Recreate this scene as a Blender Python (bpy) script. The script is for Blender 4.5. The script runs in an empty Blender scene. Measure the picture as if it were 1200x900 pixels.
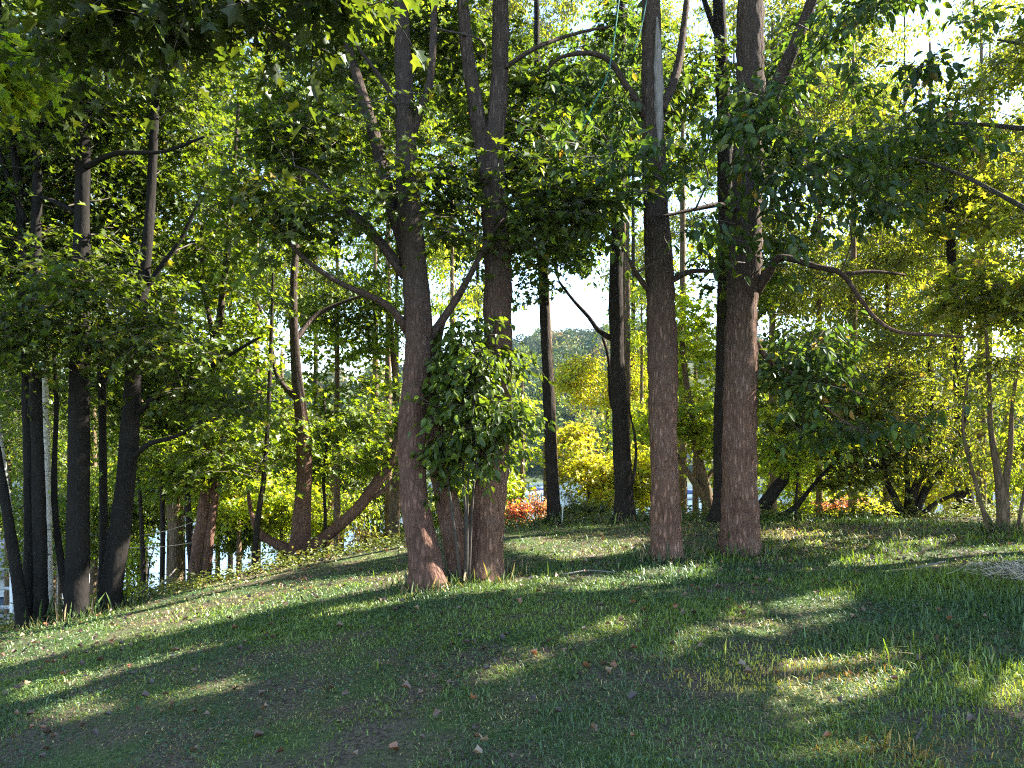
import bpy, math, random
import numpy as np

random.seed(7)
rng = np.random.default_rng(11)
SC = bpy.context.scene
COL = SC.collection

DENOISE = False
# ------------------------------------------------------------------ camera, sky, sun, exposure
CAM_H = 1.6
F = 873.0            # focal length in photo pixels (1200 wide)
HOR = 500.0          # photo row of the horizon
cam_d = bpy.data.cameras.new("camera")
cam_d.sensor_width = 36.0
cam_d.lens = 36.0 * F / 1200.0
cam_d.shift_y = (HOR - 450.0) / 1200.0
cam_d.clip_start = 0.05
cam_d.clip_end = 5000.0
cam = bpy.data.objects.new("camera", cam_d)
COL.objects.link(cam)
cam.location = (0, 0, CAM_H)
cam.rotation_euler = (math.radians(90), 0, 0)
SC.camera = cam

SUN_AZ, SUN_EL = 72.0, 38.0          # azimuth from +Y towards +X
world = bpy.data.worlds.new("World")
SC.world = world
world.use_nodes = True
wn = world.node_tree.nodes
wl = world.node_tree.links
sky = wn.new("ShaderNodeTexSky")
sky.sky_type = 'NISHITA'
sky.sun_disc = False
sky.sun_elevation = math.radians(SUN_EL)
sky.sun_rotation = math.radians(SUN_AZ)
sky.air_density = 1.0
sky.dust_density = 0.5
sky.ozone_density = 1.5
bg = wn["Background"]
bg.inputs["Strength"].default_value = 0.095
wl.new(sky.outputs["Color"], bg.inputs["Color"])

sun_d = bpy.data.lights.new("sun", 'SUN')
sun_d.energy = 5.0
sun_d.angle = math.radians(0.5)
sun_d.color = (1.0, 0.95, 0.84)
sun = bpy.data.objects.new("sun", sun_d)
COL.objects.link(sun)
sun.rotation_euler = (math.radians(90 - SUN_EL), 0, math.radians(180 - SUN_AZ))
S = np.array([math.sin(math.radians(SUN_AZ)) * math.cos(math.radians(SUN_EL)),
              math.cos(math.radians(SUN_AZ)) * math.cos(math.radians(SUN_EL)),
              math.sin(math.radians(SUN_EL))])

vs = SC.view_settings
vs.view_transform = 'Standard'
vs.look = 'None'
vs.exposure = 2.8
vs.gamma = 1.0
vs.use_curve_mapping = False
cy = SC.cycles
cy.max_bounces = 8
cy.diffuse_bounces = 4
cy.glossy_bounces = 2
cy.transmission_bounces = 5
cy.volume_bounces = 1
cy.transparent_max_bounces = 4
cy.use_denoising = DENOISE
cy.filter_width = 1.15
cy.caustics_reflective = False
cy.caustics_refractive = False
cy.sample_clamp_indirect = 0.6


# ------------------------------------------------------------------ numeric helpers
def hash3(i, j, k, seed):
    h = (i.astype(np.int64) * 374761393 + j.astype(np.int64) * 668265263 + k.astype(np.int64) * 2147483647 + seed * 1274126177) & 0xffffffff
    h = ((h ^ (h >> 13)) * 1274126177) & 0xffffffff
    h = (h ^ (h >> 16)) & 0xffffff
    return h / float(0xffffff)


def vnoise(p, seed=0):
    p = np.asarray(p, dtype=np.float64)
    f = np.floor(p)
    t = p - f
    t = t * t * (3 - 2 * t)
    i, j, k = f[:, 0].astype(np.int64), f[:, 1].astype(np.int64), f[:, 2].astype(np.int64)
    out = 0
    for a in (0, 1):
        for b in (0, 1):
            for c in (0, 1):
                w = (t[:, 0] if a else 1 - t[:, 0]) * (t[:, 1] if b else 1 - t[:, 1]) * (t[:, 2] if c else 1 - t[:, 2])
                out = out + w * hash3(i + a, j + b, k + c, seed)
    return out


def n2(x, y, s, seed=0):
    x = np.asarray(x, float).ravel()
    y = np.asarray(y, float).ravel()
    return vnoise(np.stack([x * s, y * s, np.zeros_like(x) + seed * 7.3], 1), seed)


def softplus(v, w):
    v = np.asarray(v, float)
    return w * np.logaddexp(0, v / w)


def H(x, y):
    """terrain height: lawn, ridge, slope down to the lake, far hill"""
    x = np.atleast_1d(np.asarray(x, float))
    y = np.atleast_1d(np.asarray(y, float))
    xx = np.clip(x, -30, 30)
    z = -0.165 * softplus(-xx - 0.3, 0.6) + 0.012 * softplus(xx - 1, 1.0)
    ridge = 13.8 + 0.45 * np.clip(xx + 1.0, -7, 0) + 0.1 * np.clip(xx - 4, 0, 8)
    d = y - ridge
    z = z - 0.30 * softplus(d, 0.9) + 0.30 * softplus(d - 34, 4)
    near = np.exp(-np.maximum(0, y - 20) / 15.0)
    z = z + near * (0.10 * (n2(x, y, 0.35, 3).reshape(x.shape) - 0.5) + 0.03 * (n2(x, y, 1.3, 4).reshape(x.shape) - 0.5))
    lake = -11.5
    z = np.where(y > 38, np.maximum(z, lake + 0 * z), z)
    far = 0.20 * softplus(y - 138, 6) - 0.20 * softplus(y - 345, 25)
    far = far * (1 + 0.25 * np.sin(x * 0.012 + 0.6) + 0.10 * np.sin(x * 0.031))
    z = np.where(y > 100, lake + far, z)
    return z


def H1(x, y):
    return float(H(x, y)[0])


def P(px, py, Y):
    return np.array([(px - 600.0) / F * Y, Y, CAM_H - (py - HOR) / F * Y])


def unit(v):
    return v / np.maximum(np.linalg.norm(v, axis=-1, keepdims=True), 1e-9)


# ------------------------------------------------------------------ sun flecks: where the canopy is open to the sun
LIT = [
    [(0, 740), (120, 722), (240, 698), (360, 686), (500, 668), (500, 688), (300, 712), (150, 742), (0, 780)],
    [(0, 796), (150, 757), (300, 722), (420, 700), (490, 690), (640, 678), (640, 690), (480, 703), (330, 734), (200, 768), (0, 830)],
    [(215, 692), (300, 660), (360, 652), (340, 668), (240, 702)],
    [(20, 840), (110, 813), (135, 828), (60, 852)],
    [(150, 822), (290, 792), (305, 800), (220, 826)],
    [(535, 802), (605, 757), (640, 763), (638, 790), (570, 806)],
    [(645, 757), (700, 726), (738, 720), (742, 735), (690, 757)],
    [(745, 785), (790, 742), (860, 712), (940, 700), (995, 688), (990, 728), (930, 742), (820, 748), (775, 788)],
    [(845, 800), (890, 778), (940, 768), (1030, 762), (1065, 775), (1062, 800), (1000, 838), (940, 864), (895, 852)],
    [(1105, 792), (1210, 758), (1210, 855), (1130, 822)],
    [(925, 668), (1000, 655), (1110, 649), (1210, 638), (1210, 656), (1050, 665), (940, 676)],
    [(890, 624), (1000, 630), (1130, 634), (1000, 641), (905, 634)],
    [(590, 628), (680, 638), (745, 631), (745, 646), (650, 656), (600, 642)],
    [(640, 692), (760, 668), (835, 661), (835, 672), (700, 692)],
    [(370, 657), (475, 640), (478, 651), (400, 662)],
    [(880, 880), (960, 868), (1100, 880), (1100, 900), (880, 900)],
]


LITVOL = [(P(*a), r, q) for a, r, q in (
    ((610, 545, 20), 2.0, .95), ((610, 460, 20), 1.6, .9), ((180, 500, 20), 2.2, .9), ((300, 480, 21), 2.4, .9), ((430, 500, 20.5), 2.2, .9), ((80, 440, 21), 2.2, .85), ((230, 560, 18), 1.4, .9), ((690, 560, 21), 1.5, .9), ((700, 450, 26), 1.5, .9), ((750, 480, 24), 1.5, .8), ((815, 470, 23), 1.8, .75),
    ((1015, 600, 17.5), 1.0, .9), ((1060, 540, 23), 2.0, .85), ((950, 560, 22), 1.8, .85), ((1180, 520, 22), 2.0, .8), ((1050, 350, 21), 2.4, .75),
    ((280, 590, 17), 1.0, .9), ((330, 590, 18.5), 1.4, .9), ((530, 580, 19), 1.2, .9), ((400, 600, 18.5), 1.0, .9),
    ((290, 500, 14), 1.0, .85), ((235, 520, 13), .9, .85), ((420, 460, 14), 1.0, .8), ((350, 420, 14), 1.0, .7), ((200, 400, 11), .8, .7),
    ((530, 320, 25), 2.0, .8), ((1120, 320, 9.0), 0.7, .9), ((1170, 420, 10.6), .7, .8), ((609, 602, 14.3), .5, .97), ((632, 590, 14.4), .6, .97),
    ((990, 588, 19), .8, .9), ((110, 520, 21), 1.8, .8), ((20, 560, 20), 1.6, .8), ((640, 130, 20), 1.8, .7), ((440, 180, 19), 1.6, .7),
    ((60, 250, 10), .8, .7), ((150, 300, 10), .7, .7), ((250, 230, 10.2), .8, .7), ((330, 180, 8.2), .6, .7), ((500, 100, 8.2), .7, .7), ((600, 150, 8.4), .6, .7),
    ((700, 120, 8.8), .6, .7), ((830, 260, 8.6), .5, .6), ((960, 150, 9.2), .7, .7), ((950, 420, 9.5), .6, .6), ((640, 240, 8.0), .5, .7), ((300, 330, 14), 1.0, .7), ((100, 400, 15), 1.0, .7),
    ((1100, 470, 13.7), 1.2, .8), ((1150, 250, 17), 1.6, .8), ((1000, 200, 18), 1.6, .7), ((1020, 500, 14.2), 1.2, .75), ((1180, 90, 17), 1.5, .7),
    ((245, 440, 13.4), 1.3, .85), ((340, 440, 14.2), 1.4, .85), ((410, 450, 14.2), 1.1, .85), ((300, 500, 13.6), .9, .85), ((330, 330, 14.4), 1.3, .7), ((120, 300, 10.5), .9, .7), ((30, 330, 10), .8, .7),
    ((740, 90, 22), 1.8, .7), ((1120, 150, 27), 2.5, .8), ((565, 480, 8.0), .35, .7), ((870, 190, 8.3), .45, .5), ((715, 235, 8.3), .5, .5))]


def in_poly(x, y, poly):
    inside = np.zeros(x.shape, bool)
    n = len(poly)
    for a in range(n):
        x1, y1 = poly[a]
        x2, y2 = poly[(a + 1) % n]
        if y1 == y2:
            continue
        c = ((y1 > y) != (y2 > y)) & (x < (x2 - x1) * (y - y1) / (y2 - y1) + x1)
        inside ^= c
    return inside


def shade_keep(p):
    """leaves that would stand in the sun shafts which fall on the lawn are left off their twigs"""
    g = p.copy()
    for _ in range(4):
        t = (p[:, 2] - H(g[:, 0], g[:, 1])) / S[2]
        t = np.clip(t, 0, 60)
        g = p - S[None] * t[:, None]
    ok = g[:, 1] > 2.5
    Y = np.where(ok, g[:, 1], 2.5)
    px = 600 + g[:, 0] / Y * F
    py = HOR + (CAM_H - g[:, 2]) / Y * F
    px = px + rng.normal(0, 4, len(px))
    py = py + rng.normal(0, 1.5, len(px))
    lit = np.zeros(len(px), bool)
    for poly in LIT:
        for dx, dy in ((0, 0), (0, 3.5), (0, -3.5), (9, 0), (-9, 0)):
            lit |= in_poly(px + dx, py + dy, poly)
    lit &= ok & (p[:, 2] - g[:, 2] > 0.3) & (g[:, 1] < 14.6 + 0.45 * np.clip(g[:, 0] + 1, -7, 0))
    out = ~lit | (rng.random(len(px)) < 0.02)
    for (c, r, q) in LITVOL:            # openings towards the sun over the places that stand in full light
        v = p - c
        t = v @ S
        d = np.linalg.norm(v - t[:, None] * S[None], axis=1)
        out &= ~((t > r + (0.4 if c[1] > 16 else 0.1)) & (d < r * rng.uniform(0.75, 1.1, len(d))) & (rng.random(len(d)) < q))
    return out


# ------------------------------------------------------------------ materials
def new_mat(name):
    m = bpy.data.materials.new(name)
    m.use_nodes = True
    nt = m.node_tree
    for n in list(nt.nodes):
        nt.nodes.remove(n)
    out = nt.nodes.new("ShaderNodeOutputMaterial")
    return m, nt, out


def leaf_material(name, trans=0.55, tint=(1.9, 1.85, 0.55), gloss=0.025, rough=0.45):
    m, nt, out = new_mat(name)
    N, L = nt.nodes, nt.links
    a = N.new("ShaderNodeAttribute"); a.attribute_name = "Col"
    tc = N.new("ShaderNodeTexCoord")
    nz = N.new("ShaderNodeTexNoise"); nz.inputs["Scale"].default_value = 28.0; nz.inputs["Detail"].default_value = 3
    L.new(tc.outputs["Object"], nz.inputs["Vector"])
    mr = N.new("ShaderNodeMapRange"); mr.inputs[1].default_value = 0.3; mr.inputs[2].default_value = 0.7; mr.inputs[3].default_value = 0.75; mr.inputs[4].default_value = 1.2
    L.new(nz.outputs["Fac"], mr.inputs[0])
    mul = N.new("ShaderNodeVectorMath"); mul.operation = 'SCALE'
    L.new(a.outputs["Color"], mul.inputs[0]); L.new(mr.outputs[0], mul.inputs["Scale"])
    d = N.new("ShaderNodeBsdfDiffuse")
    L.new(mul.outputs[0], d.inputs["Color"])
    t = N.new("ShaderNodeBsdfTranslucent")
    tm = N.new("ShaderNodeVectorMath"); tm.operation = 'MULTIPLY'; tm.inputs[1].default_value = tint
    L.new(mul.outputs[0], tm.inputs[0]); L.new(tm.outputs[0], t.inputs["Color"])
    mx = N.new("ShaderNodeMixShader"); mx.inputs[0].default_value = trans
    L.new(d.outputs[0], mx.inputs[1]); L.new(t.outputs[0], mx.inputs[2])
    g = N.new("ShaderNodeBsdfGlossy"); g.inputs["Roughness"].default_value = rough
    g.inputs["Color"].default_value = (0.9, 0.95, 1.0, 1)
    mg = N.new("ShaderNodeMixShader"); mg.inputs[0].default_value = gloss
    L.new(mx.outputs[0], mg.inputs[1]); L.new(g.outputs[0], mg.inputs[2])
    L.new(mg.outputs[0], out.inputs["Surface"])
    return m


def bark_material(name, ca, cb, crack=(0.02, 0.016, 0.014), scale=26.0, stretch=0.22, strength=0.8, band=None, moss=None, upper=None):
    m, nt, out = new_mat(name)
    N, L = nt.nodes, nt.links
    tc = N.new("ShaderNodeTexCoord")
    mp = N.new("ShaderNodeMapping"); mp.inputs["Scale"].default_value = (1, 1, stretch)
    L.new(tc.outputs["Object"], mp.inputs["Vector"])
    n1 = N.new("ShaderNodeTexNoise"); n1.inputs["Scale"].default_value = scale; n1.inputs["Detail"].default_value = 7; n1.inputs["Roughness"].default_value = 0.65
    L.new(mp.outputs[0], n1.inputs["Vector"])
    v = N.new("ShaderNodeTexVoronoi"); v.feature = 'DISTANCE_TO_EDGE'; v.inputs["Scale"].default_value = scale * 0.9
    wv = N.new("ShaderNodeMixRGB"); wv.inputs[0].default_value = 0.06
    L.new(mp.outputs[0], wv.inputs[1]); L.new(n1.outputs["Color"], wv.inputs[2]); L.new(wv.outputs[0], v.inputs["Vector"])
    n3 = N.new("ShaderNodeTexNoise"); n3.inputs["Scale"].default_value = 2.3; n3.inputs["Detail"].default_value = 4
    L.new(tc.outputs["Object"], n3.inputs["Vector"])
    ramp = N.new("ShaderNodeMixRGB"); ramp.inputs[1].default_value = (*ca, 1); ramp.inputs[2].default_value = (*cb, 1)
    mr = N.new("ShaderNodeMapRange"); mr.inputs[1].default_value = 0.32; mr.inputs[2].default_value = 0.68
    ad = N.new("ShaderNodeMath"); ad.operation = 'ADD'
    h = N.new("ShaderNodeMath"); h.operation = 'MULTIPLY'; h.inputs[1].default_value = 0.6
    L.new(n1.outputs["Fac"], h.inputs[0])
    h2 = N.new("ShaderNodeMath"); h2.operation = 'MULTIPLY'; h2.inputs[1].default_value = 0.42
    L.new(n3.outputs["Fac"], h2.inputs[0])
    L.new(h.outputs[0], ad.inputs[0]); L.new(h2.outputs[0], ad.inputs[1]); L.new(ad.outputs[0], mr.inputs[0]); L.new(mr.outputs[0], ramp.inputs[0])
    last = ramp.outputs[0]
    ck = N.new("ShaderNodeMapRange"); ck.inputs[1].default_value = 0.0; ck.inputs[2].default_value = 0.16; ck.inputs[3].default_value = 0.75; ck.inputs[4].default_value = 0.0
    L.new(v.outputs["Distance"], ck.inputs[0])
    ck.inputs[3].default_value = 0.42
    c2 = N.new("ShaderNodeMixRGB"); c2.inputs[2].default_value = (*crack, 1)
    L.new(ck.outputs[0], c2.inputs[0]); L.new(last, c2.inputs[1]); last = c2.outputs[0]
    if band:
        w = N.new("ShaderNodeTexNoise"); w.inputs["Scale"].default_value = 9.0; w.inputs["Detail"].default_value = 3
        mp2 = N.new("ShaderNodeMapping"); mp2.inputs["Scale"].default_value = (0.35, 0.35, 3.0)
        L.new(tc.outputs["Object"], mp2.inputs["Vector"]); L.new(mp2.outputs[0], w.inputs["Vector"])
        r = N.new("ShaderNodeMapRange"); r.inputs[1].default_value = 0.60; r.inputs[2].default_value = 0.66
        L.new(w.outputs["Fac"], r.inputs[0])
        c3 = N.new("ShaderNodeMixRGB"); c3.inputs[2].default_value = (*band, 1)
        L.new(r.outputs[0], c3.inputs[0]); L.new(last, c3.inputs[1]); last = c3.outputs[0]
    if moss:
        w = N.new("ShaderNodeTexNoise"); w.inputs["Scale"].default_value = 5.0; w.inputs["Detail"].default_value = 6
        L.new(tc.outputs["Object"], w.inputs["Vector"])
        r = N.new("ShaderNodeMapRange"); r.inputs[1].default_value = 0.54; r.inputs[2].default_value = 0.70; r.inputs[4].default_value = 0.7
        L.new(w.outputs["Fac"], r.inputs[0])
        c3 = N.new("ShaderNodeMixRGB"); c3.inputs[2].default_value = (*moss, 1)
        L.new(r.outputs[0], c3.inputs[0]); L.new(last, c3.inputs[1]); last = c3.outputs[0]
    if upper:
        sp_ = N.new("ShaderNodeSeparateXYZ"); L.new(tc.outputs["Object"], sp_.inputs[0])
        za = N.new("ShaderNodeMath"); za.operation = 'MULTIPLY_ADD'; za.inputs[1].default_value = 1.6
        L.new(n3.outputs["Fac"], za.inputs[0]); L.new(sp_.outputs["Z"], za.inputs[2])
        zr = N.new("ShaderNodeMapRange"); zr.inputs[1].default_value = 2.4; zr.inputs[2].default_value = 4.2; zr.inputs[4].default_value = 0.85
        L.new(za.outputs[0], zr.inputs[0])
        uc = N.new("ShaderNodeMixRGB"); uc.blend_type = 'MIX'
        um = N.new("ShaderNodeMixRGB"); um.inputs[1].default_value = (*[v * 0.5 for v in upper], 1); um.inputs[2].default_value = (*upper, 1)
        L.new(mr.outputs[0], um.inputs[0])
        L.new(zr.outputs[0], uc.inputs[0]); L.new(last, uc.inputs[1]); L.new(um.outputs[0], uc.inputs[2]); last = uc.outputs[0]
    b = N.new("ShaderNodeBsdfPrincipled")
    b.inputs["Roughness"].default_value = 0.9
    b.inputs["Specular IOR Level"].default_value = 0.05
    L.new(last, b.inputs["Base Color"])
    hm = N.new("ShaderNodeMath"); hm.operation = 'MULTIPLY_ADD'; hm.inputs[1].default_value = 0.6
    vc = N.new("ShaderNodeMapRange"); vc.inputs[1].default_value = 0.0; vc.inputs[2].default_value = 0.3
    L.new(v.outputs["Distance"], vc.inputs[0])
    L.new(n1.outputs["Fac"], hm.inputs[0]); L.new(vc.outputs[0], hm.inputs[2])
    bp = N.new("ShaderNodeBump"); bp.inputs["Strength"].default_value = strength; bp.inputs["Distance"].default_value = 0.03
    L.new(hm.outputs[0], bp.inputs["Height"]); L.new(bp.outputs[0], b.inputs["Normal"])
    L.new(b.outputs[0], out.inputs["Surface"])
    return m


def plain_material(name, c, rough=0.7, noise=0.25, scale=8.0, metal=0.0, c2=None, stretch=(1, 1, 1), bump=0.0):
    m, nt, out = new_mat(name)
    N, L = nt.nodes, nt.links
    b = N.new("ShaderNodeBsdfPrincipled")
    b.inputs["Roughness"].default_value = rough
    b.inputs["Metallic"].default_value = metal
    tc = N.new("ShaderNodeTexCoord")
    mp = N.new("ShaderNodeMapping"); mp.inputs["Scale"].default_value = stretch
    L.new(tc.outputs["Object"], mp.inputs["Vector"])
    n = N.new("ShaderNodeTexNoise"); n.inputs["Scale"].default_value = scale; n.inputs["Detail"].default_value = 6
    L.new(mp.outputs[0], n.inputs["Vector"])
    mx = N.new("ShaderNodeMixRGB")
    mr = N.new("ShaderNodeMapRange"); mr.inputs[1].default_value = 0.3; mr.inputs[2].default_value = 0.7
    L.new(n.outputs["Fac"], mr.inputs[0]); L.new(mr.outputs[0], mx.inputs[0])
    lo = c2 if c2 else tuple(v * (1 - noise) for v in c)
    mx.inputs[1].default_value = (*lo, 1); mx.inputs[2].default_value = (*c, 1)
    L.new(mx.outputs[0], b.inputs["Base Color"])
    if bump:
        bp = N.new("ShaderNodeBump"); bp.inputs["Strength"].default_value = bump; bp.inputs["Distance"].default_value = 0.02
        L.new(n.outputs["Fac"], bp.inputs["Height"]); L.new(bp.outputs[0], b.inputs["Normal"])
    L.new(b.outputs[0], out.inputs["Surface"])
    return m


M_LEAF = leaf_material("leaf")
M_LEAFB = leaf_material("broad_leaf", trans=0.48, gloss=0.022, rough=0.45)
M_GRASS = leaf_material("grass_blade", trans=0.35, tint=(1.3, 1.3, 0.5), gloss=0.04, rough=0.5)
M_DEAD = leaf_material("dead_leaf", trans=0.15, tint=(1.2, 1.0, 0.7), gloss=0.05, rough=0.5)
M_FAR = leaf_material("far_leaf", trans=0.25, tint=(1.2, 1.2, 0.6), gloss=0.02, rough=0.7)
BARK = {
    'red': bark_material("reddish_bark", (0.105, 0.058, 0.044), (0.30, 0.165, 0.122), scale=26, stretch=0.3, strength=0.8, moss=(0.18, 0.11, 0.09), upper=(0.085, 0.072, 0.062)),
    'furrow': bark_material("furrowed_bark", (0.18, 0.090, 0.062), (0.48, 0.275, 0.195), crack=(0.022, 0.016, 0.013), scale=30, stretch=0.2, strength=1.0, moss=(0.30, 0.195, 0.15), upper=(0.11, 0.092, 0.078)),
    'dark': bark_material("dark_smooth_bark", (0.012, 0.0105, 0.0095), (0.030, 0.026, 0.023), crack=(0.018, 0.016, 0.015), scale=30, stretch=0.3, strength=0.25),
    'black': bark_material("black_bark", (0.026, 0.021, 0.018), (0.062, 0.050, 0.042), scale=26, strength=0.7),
    'brown': bark_material("brown_bark", (0.12, 0.08, 0.05), (0.26, 0.18, 0.115), scale=20, strength=0.7, moss=(0.12, 0.12, 0.05)),
    'grey': bark_material("grey_bark", (0.10, 0.09, 0.078), (0.22, 0.195, 0.17), scale=26, stretch=0.18, strength=0.9),
    'birch': bark_material("birch_bark", (0.42, 0.40, 0.37), (0.66, 0.63, 0.58), crack=(0.30, 0.28, 0.26), scale=12, stretch=0.8, strength=0.2, band=(0.06, 0.05, 0.045)),
    'twig': plain_material("twig_bark", (0.085, 0.065, 0.05), 0.85, 0.5, 20),
    'straw': plain_material("dry_twig", (0.55, 0.46, 0.33), 0.85, 0.5, 20),
    'dead': plain_material("dead_wood", (0.30, 0.265, 0.235), 0.9, 0.6, 14, stretch=(5, 5, 0.4), bump=0.8),
}


# ------------------------------------------------------------------ mesh builders
def build(name, verts, loops, starts, mat, parent=None, loc=(0, 0, 0), col=None, smooth=False):
    verts = np.asarray(verts, np.float32) - np.asarray(loc, np.float32)[None]
    me = bpy.data.meshes.new(name)
    me.vertices.add(len(verts))
    me.vertices.foreach_set("co", verts.ravel())
    me.loops.add(len(loops))
    me.loops.foreach_set("vertex_index", np.asarray(loops, np.int32))
    me.polygons.add(len(starts))
    me.polygons.foreach_set("loop_start", np.asarray(starts, np.int32))
    if smooth:
        me.polygons.foreach_set("use_smooth", np.ones(len(starts), bool))
    if col is not None:
        at = me.attributes.new("Col", 'FLOAT_COLOR', 'POINT')
        c4 = np.ones((len(verts), 4), np.float32)
        c4[:, :3] = col
        at.data.foreach_set("color", c4.ravel())
    me.update(calc_edges=True)
    me.materials.append(mat)
    o = bpy.data.objects.new(name, me)
    COL.objects.link(o)
    if parent is not None:
        o.parent = parent
    else:
        o.location = loc
    return o


class Soup:
    """collects polygons of one mesh"""
    def __init__(self):
        self.v, self.l, self.s, self.nv, self.nl = [], [], [], 0, 0

    def add(self, v, polys):
        v = np.asarray(v, float).reshape(-1, 3)
        for p in polys:
            self.s.append(self.nl)
            self.l.extend([i + self.nv for i in p])
            self.nl += len(p)
        self.v.append(v)
        self.nv += len(v)

    def quads(self, v, q):
        q = np.asarray(q, int)
        self.s.extend((self.nl + 4 * np.arange(len(q))).tolist())
        self.l.extend((q + self.nv).ravel().tolist())
        self.nl += q.size
        self.v.append(np.asarray(v, float))
        self.nv += len(v)

    def box(self, c, sz, rz=0.0, rx=0.0, ry=0.0):
        x, y, z = [a / 2 for a in sz]
        v = np.array([(i, j, k) for i in (-x, x) for j in (-y, y) for k in (-z, z)])
        cx, sx = math.cos(rx), math.sin(rx)
        v = v @ np.array([[1, 0, 0], [0, cx, sx], [0, -sx, cx]])
        cx, sx = math.cos(ry), math.sin(ry)
        v = v @ np.array([[cx, 0, -sx], [0, 1, 0], [sx, 0, cx]])
        cz, szn = math.cos(rz), math.sin(rz)
        v = v @ np.array([[cz, szn, 0], [-szn, cz, 0], [0, 0, 1]])
        self.add(v + np.asarray(c), [(0, 1, 3, 2), (4, 6, 7, 5), (0, 4, 5, 1), (2, 3, 7, 6), (0, 2, 6, 4), (1, 5, 7, 3)])

    def tube(self, pts, rad, sides=6, rough=0.0, flare=0.0, step=None, seed=0, cap=True):
        pts = np.asarray(pts, float)
        rad = np.asarray(rad, float)
        pts, rad = resample(pts, rad, step)
        n = len(pts)
        t = unit(np.gradient(pts, axis=0))
        ref = np.array([0.0, 1.0, 0.0]) if abs(t[:, 1]).mean() < 0.8 else np.array([1.0, 0, 0])
        u = unit(np.cross(t, ref[None]))
        w = np.cross(t, u)
        th = np.arange(sides) / sides * 2 * math.pi
        c, s = np.cos(th), np.sin(th)
        R = np.repeat(rad[:, None], sides, 1)
        if rough:
            arc = np.concatenate([[0], np.cumsum(np.linalg.norm(np.diff(pts, axis=0), axis=1))])
            q = np.stack([(c[None] * rad.max() * 22 + 0 * R).ravel(), (s[None] * rad.max() * 22 + 0 * R).ravel(), (arc[:, None] * 4.5 + 0 * R).ravel()], 1)
            nz = np.abs(vnoise(q, seed + 5) - 0.5) * 2
            q2 = np.stack([(c[None] * 1.6 + 0 * R).ravel(), (s[None] * 1.6 + 0 * R).ravel(), (arc[:, None] * 1.6 + 0 * R).ravel()], 1)
            nz2 = vnoise(q2, seed + 9) - 0.5
            R = R * (1 + rough * (nz.reshape(R.shape) - 0.5) + 0.22 * nz2.reshape(R.shape))
            if flare:
                lob = 1 + 0.45 * np.cos(5 * th + seed)[None] + 0.25 * np.cos(3 * th + seed * 2.1)[None]
                R = R * (1 + flare * np.exp(-np.maximum(0, arc - 0.1)[:, None] / 0.16) * lob)
        v = pts[:, None] + R[..., None] * (c[None, :, None] * u[:, None] + s[None, :, None] * w[:, None])
        idx = np.arange(n * sides).reshape(n, sides)
        q = np.stack([idx[:-1], np.roll(idx, -1, 1)[:-1], np.roll(idx, -1, 1)[1:], idx[1:]], -1).reshape(-1, 4)
        base = self.nv
        self.quads(v.reshape(-1, 3), q)
        if cap:
            for ring in (idx[0][::-1], idx[-1]):
                self.s.append(self.nl)
                self.l.extend((ring + base).tolist())
                self.nl += sides

    def make(self, name, mat, parent=None, loc=(0, 0, 0), smooth=False):
        return build(name, np.concatenate(self.v), self.l, self.s, mat, parent, loc, smooth=smooth)


def resample(pts, rad, step):
    if len(pts) < 3 and step is None:
        return pts, rad
    p = np.vstack([2 * pts[0] - pts[1], pts, 2 * pts[-1] - pts[-2]])
    out, ro = [], []
    for i in range(1, len(p) - 2):
        seg = np.linalg.norm(p[i + 1] - p[i])
        k = max(1, int(math.ceil(seg / step))) if step else 4
        for j in range(k):
            t = j / k
            out.append(0.5 * (2 * p[i] + (p[i + 1] - p[i - 1]) * t + (2 * p[i - 1] - 5 * p[i] + 4 * p[i + 1] - p[i + 2]) * t * t + (3 * p[i] - p[i - 1] - 3 * p[i + 1] + p[i + 2]) * t ** 3))
            ro.append(rad[i - 1] * (1 - t) + rad[i] * t)
    out.append(pts[-1]); ro.append(rad[-1])
    return np.array(out), np.array(ro)


def half_leaf(r):
    R = np.array(r, float)
    z = lambda a: 0.32 * np.abs(a[:, 0]) - 0.22 * a[:, 1] ** 2
    right = np.column_stack([R, z(R)])
    Lx = R * np.array([-1, 1])
    left = np.column_stack([Lx, z(Lx)])
    k = len(R)
    v = np.vstack([right, left[1:-1]])
    fr = list(range(k))
    fl = [0, k - 1] + [k + i for i in range(k - 3, -1, -1)]
    return v, [fr, fl]


TPL = {
    'maple': half_leaf([(0, 0), (0.17, -0.06), (0.46, 0.05), (0.27, 0.27), (0.60, 0.60), (0.19, 0.62), (0, 1.05)]),
    'oval': half_leaf([(0, 0), (0.19, 0.18), (0.27, 0.46), (0.16, 0.78), (0, 1)]),
    'small': half_leaf([(0, 0), (0.34, 0.42), (0, 1)]),
    'curl': half_leaf([(0, 0), (0.3, -0.02), (0.36, 0.35), (0.5, 0.6), (0.18, 0.75), (0, 1)]),
}
TPL['curl'][0][:, 2] = 0.8 * np.abs(TPL['curl'][0][:, 0]) + 0.25 * np.sin(TPL['curl'][0][:, 1] * 3.0)


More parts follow.
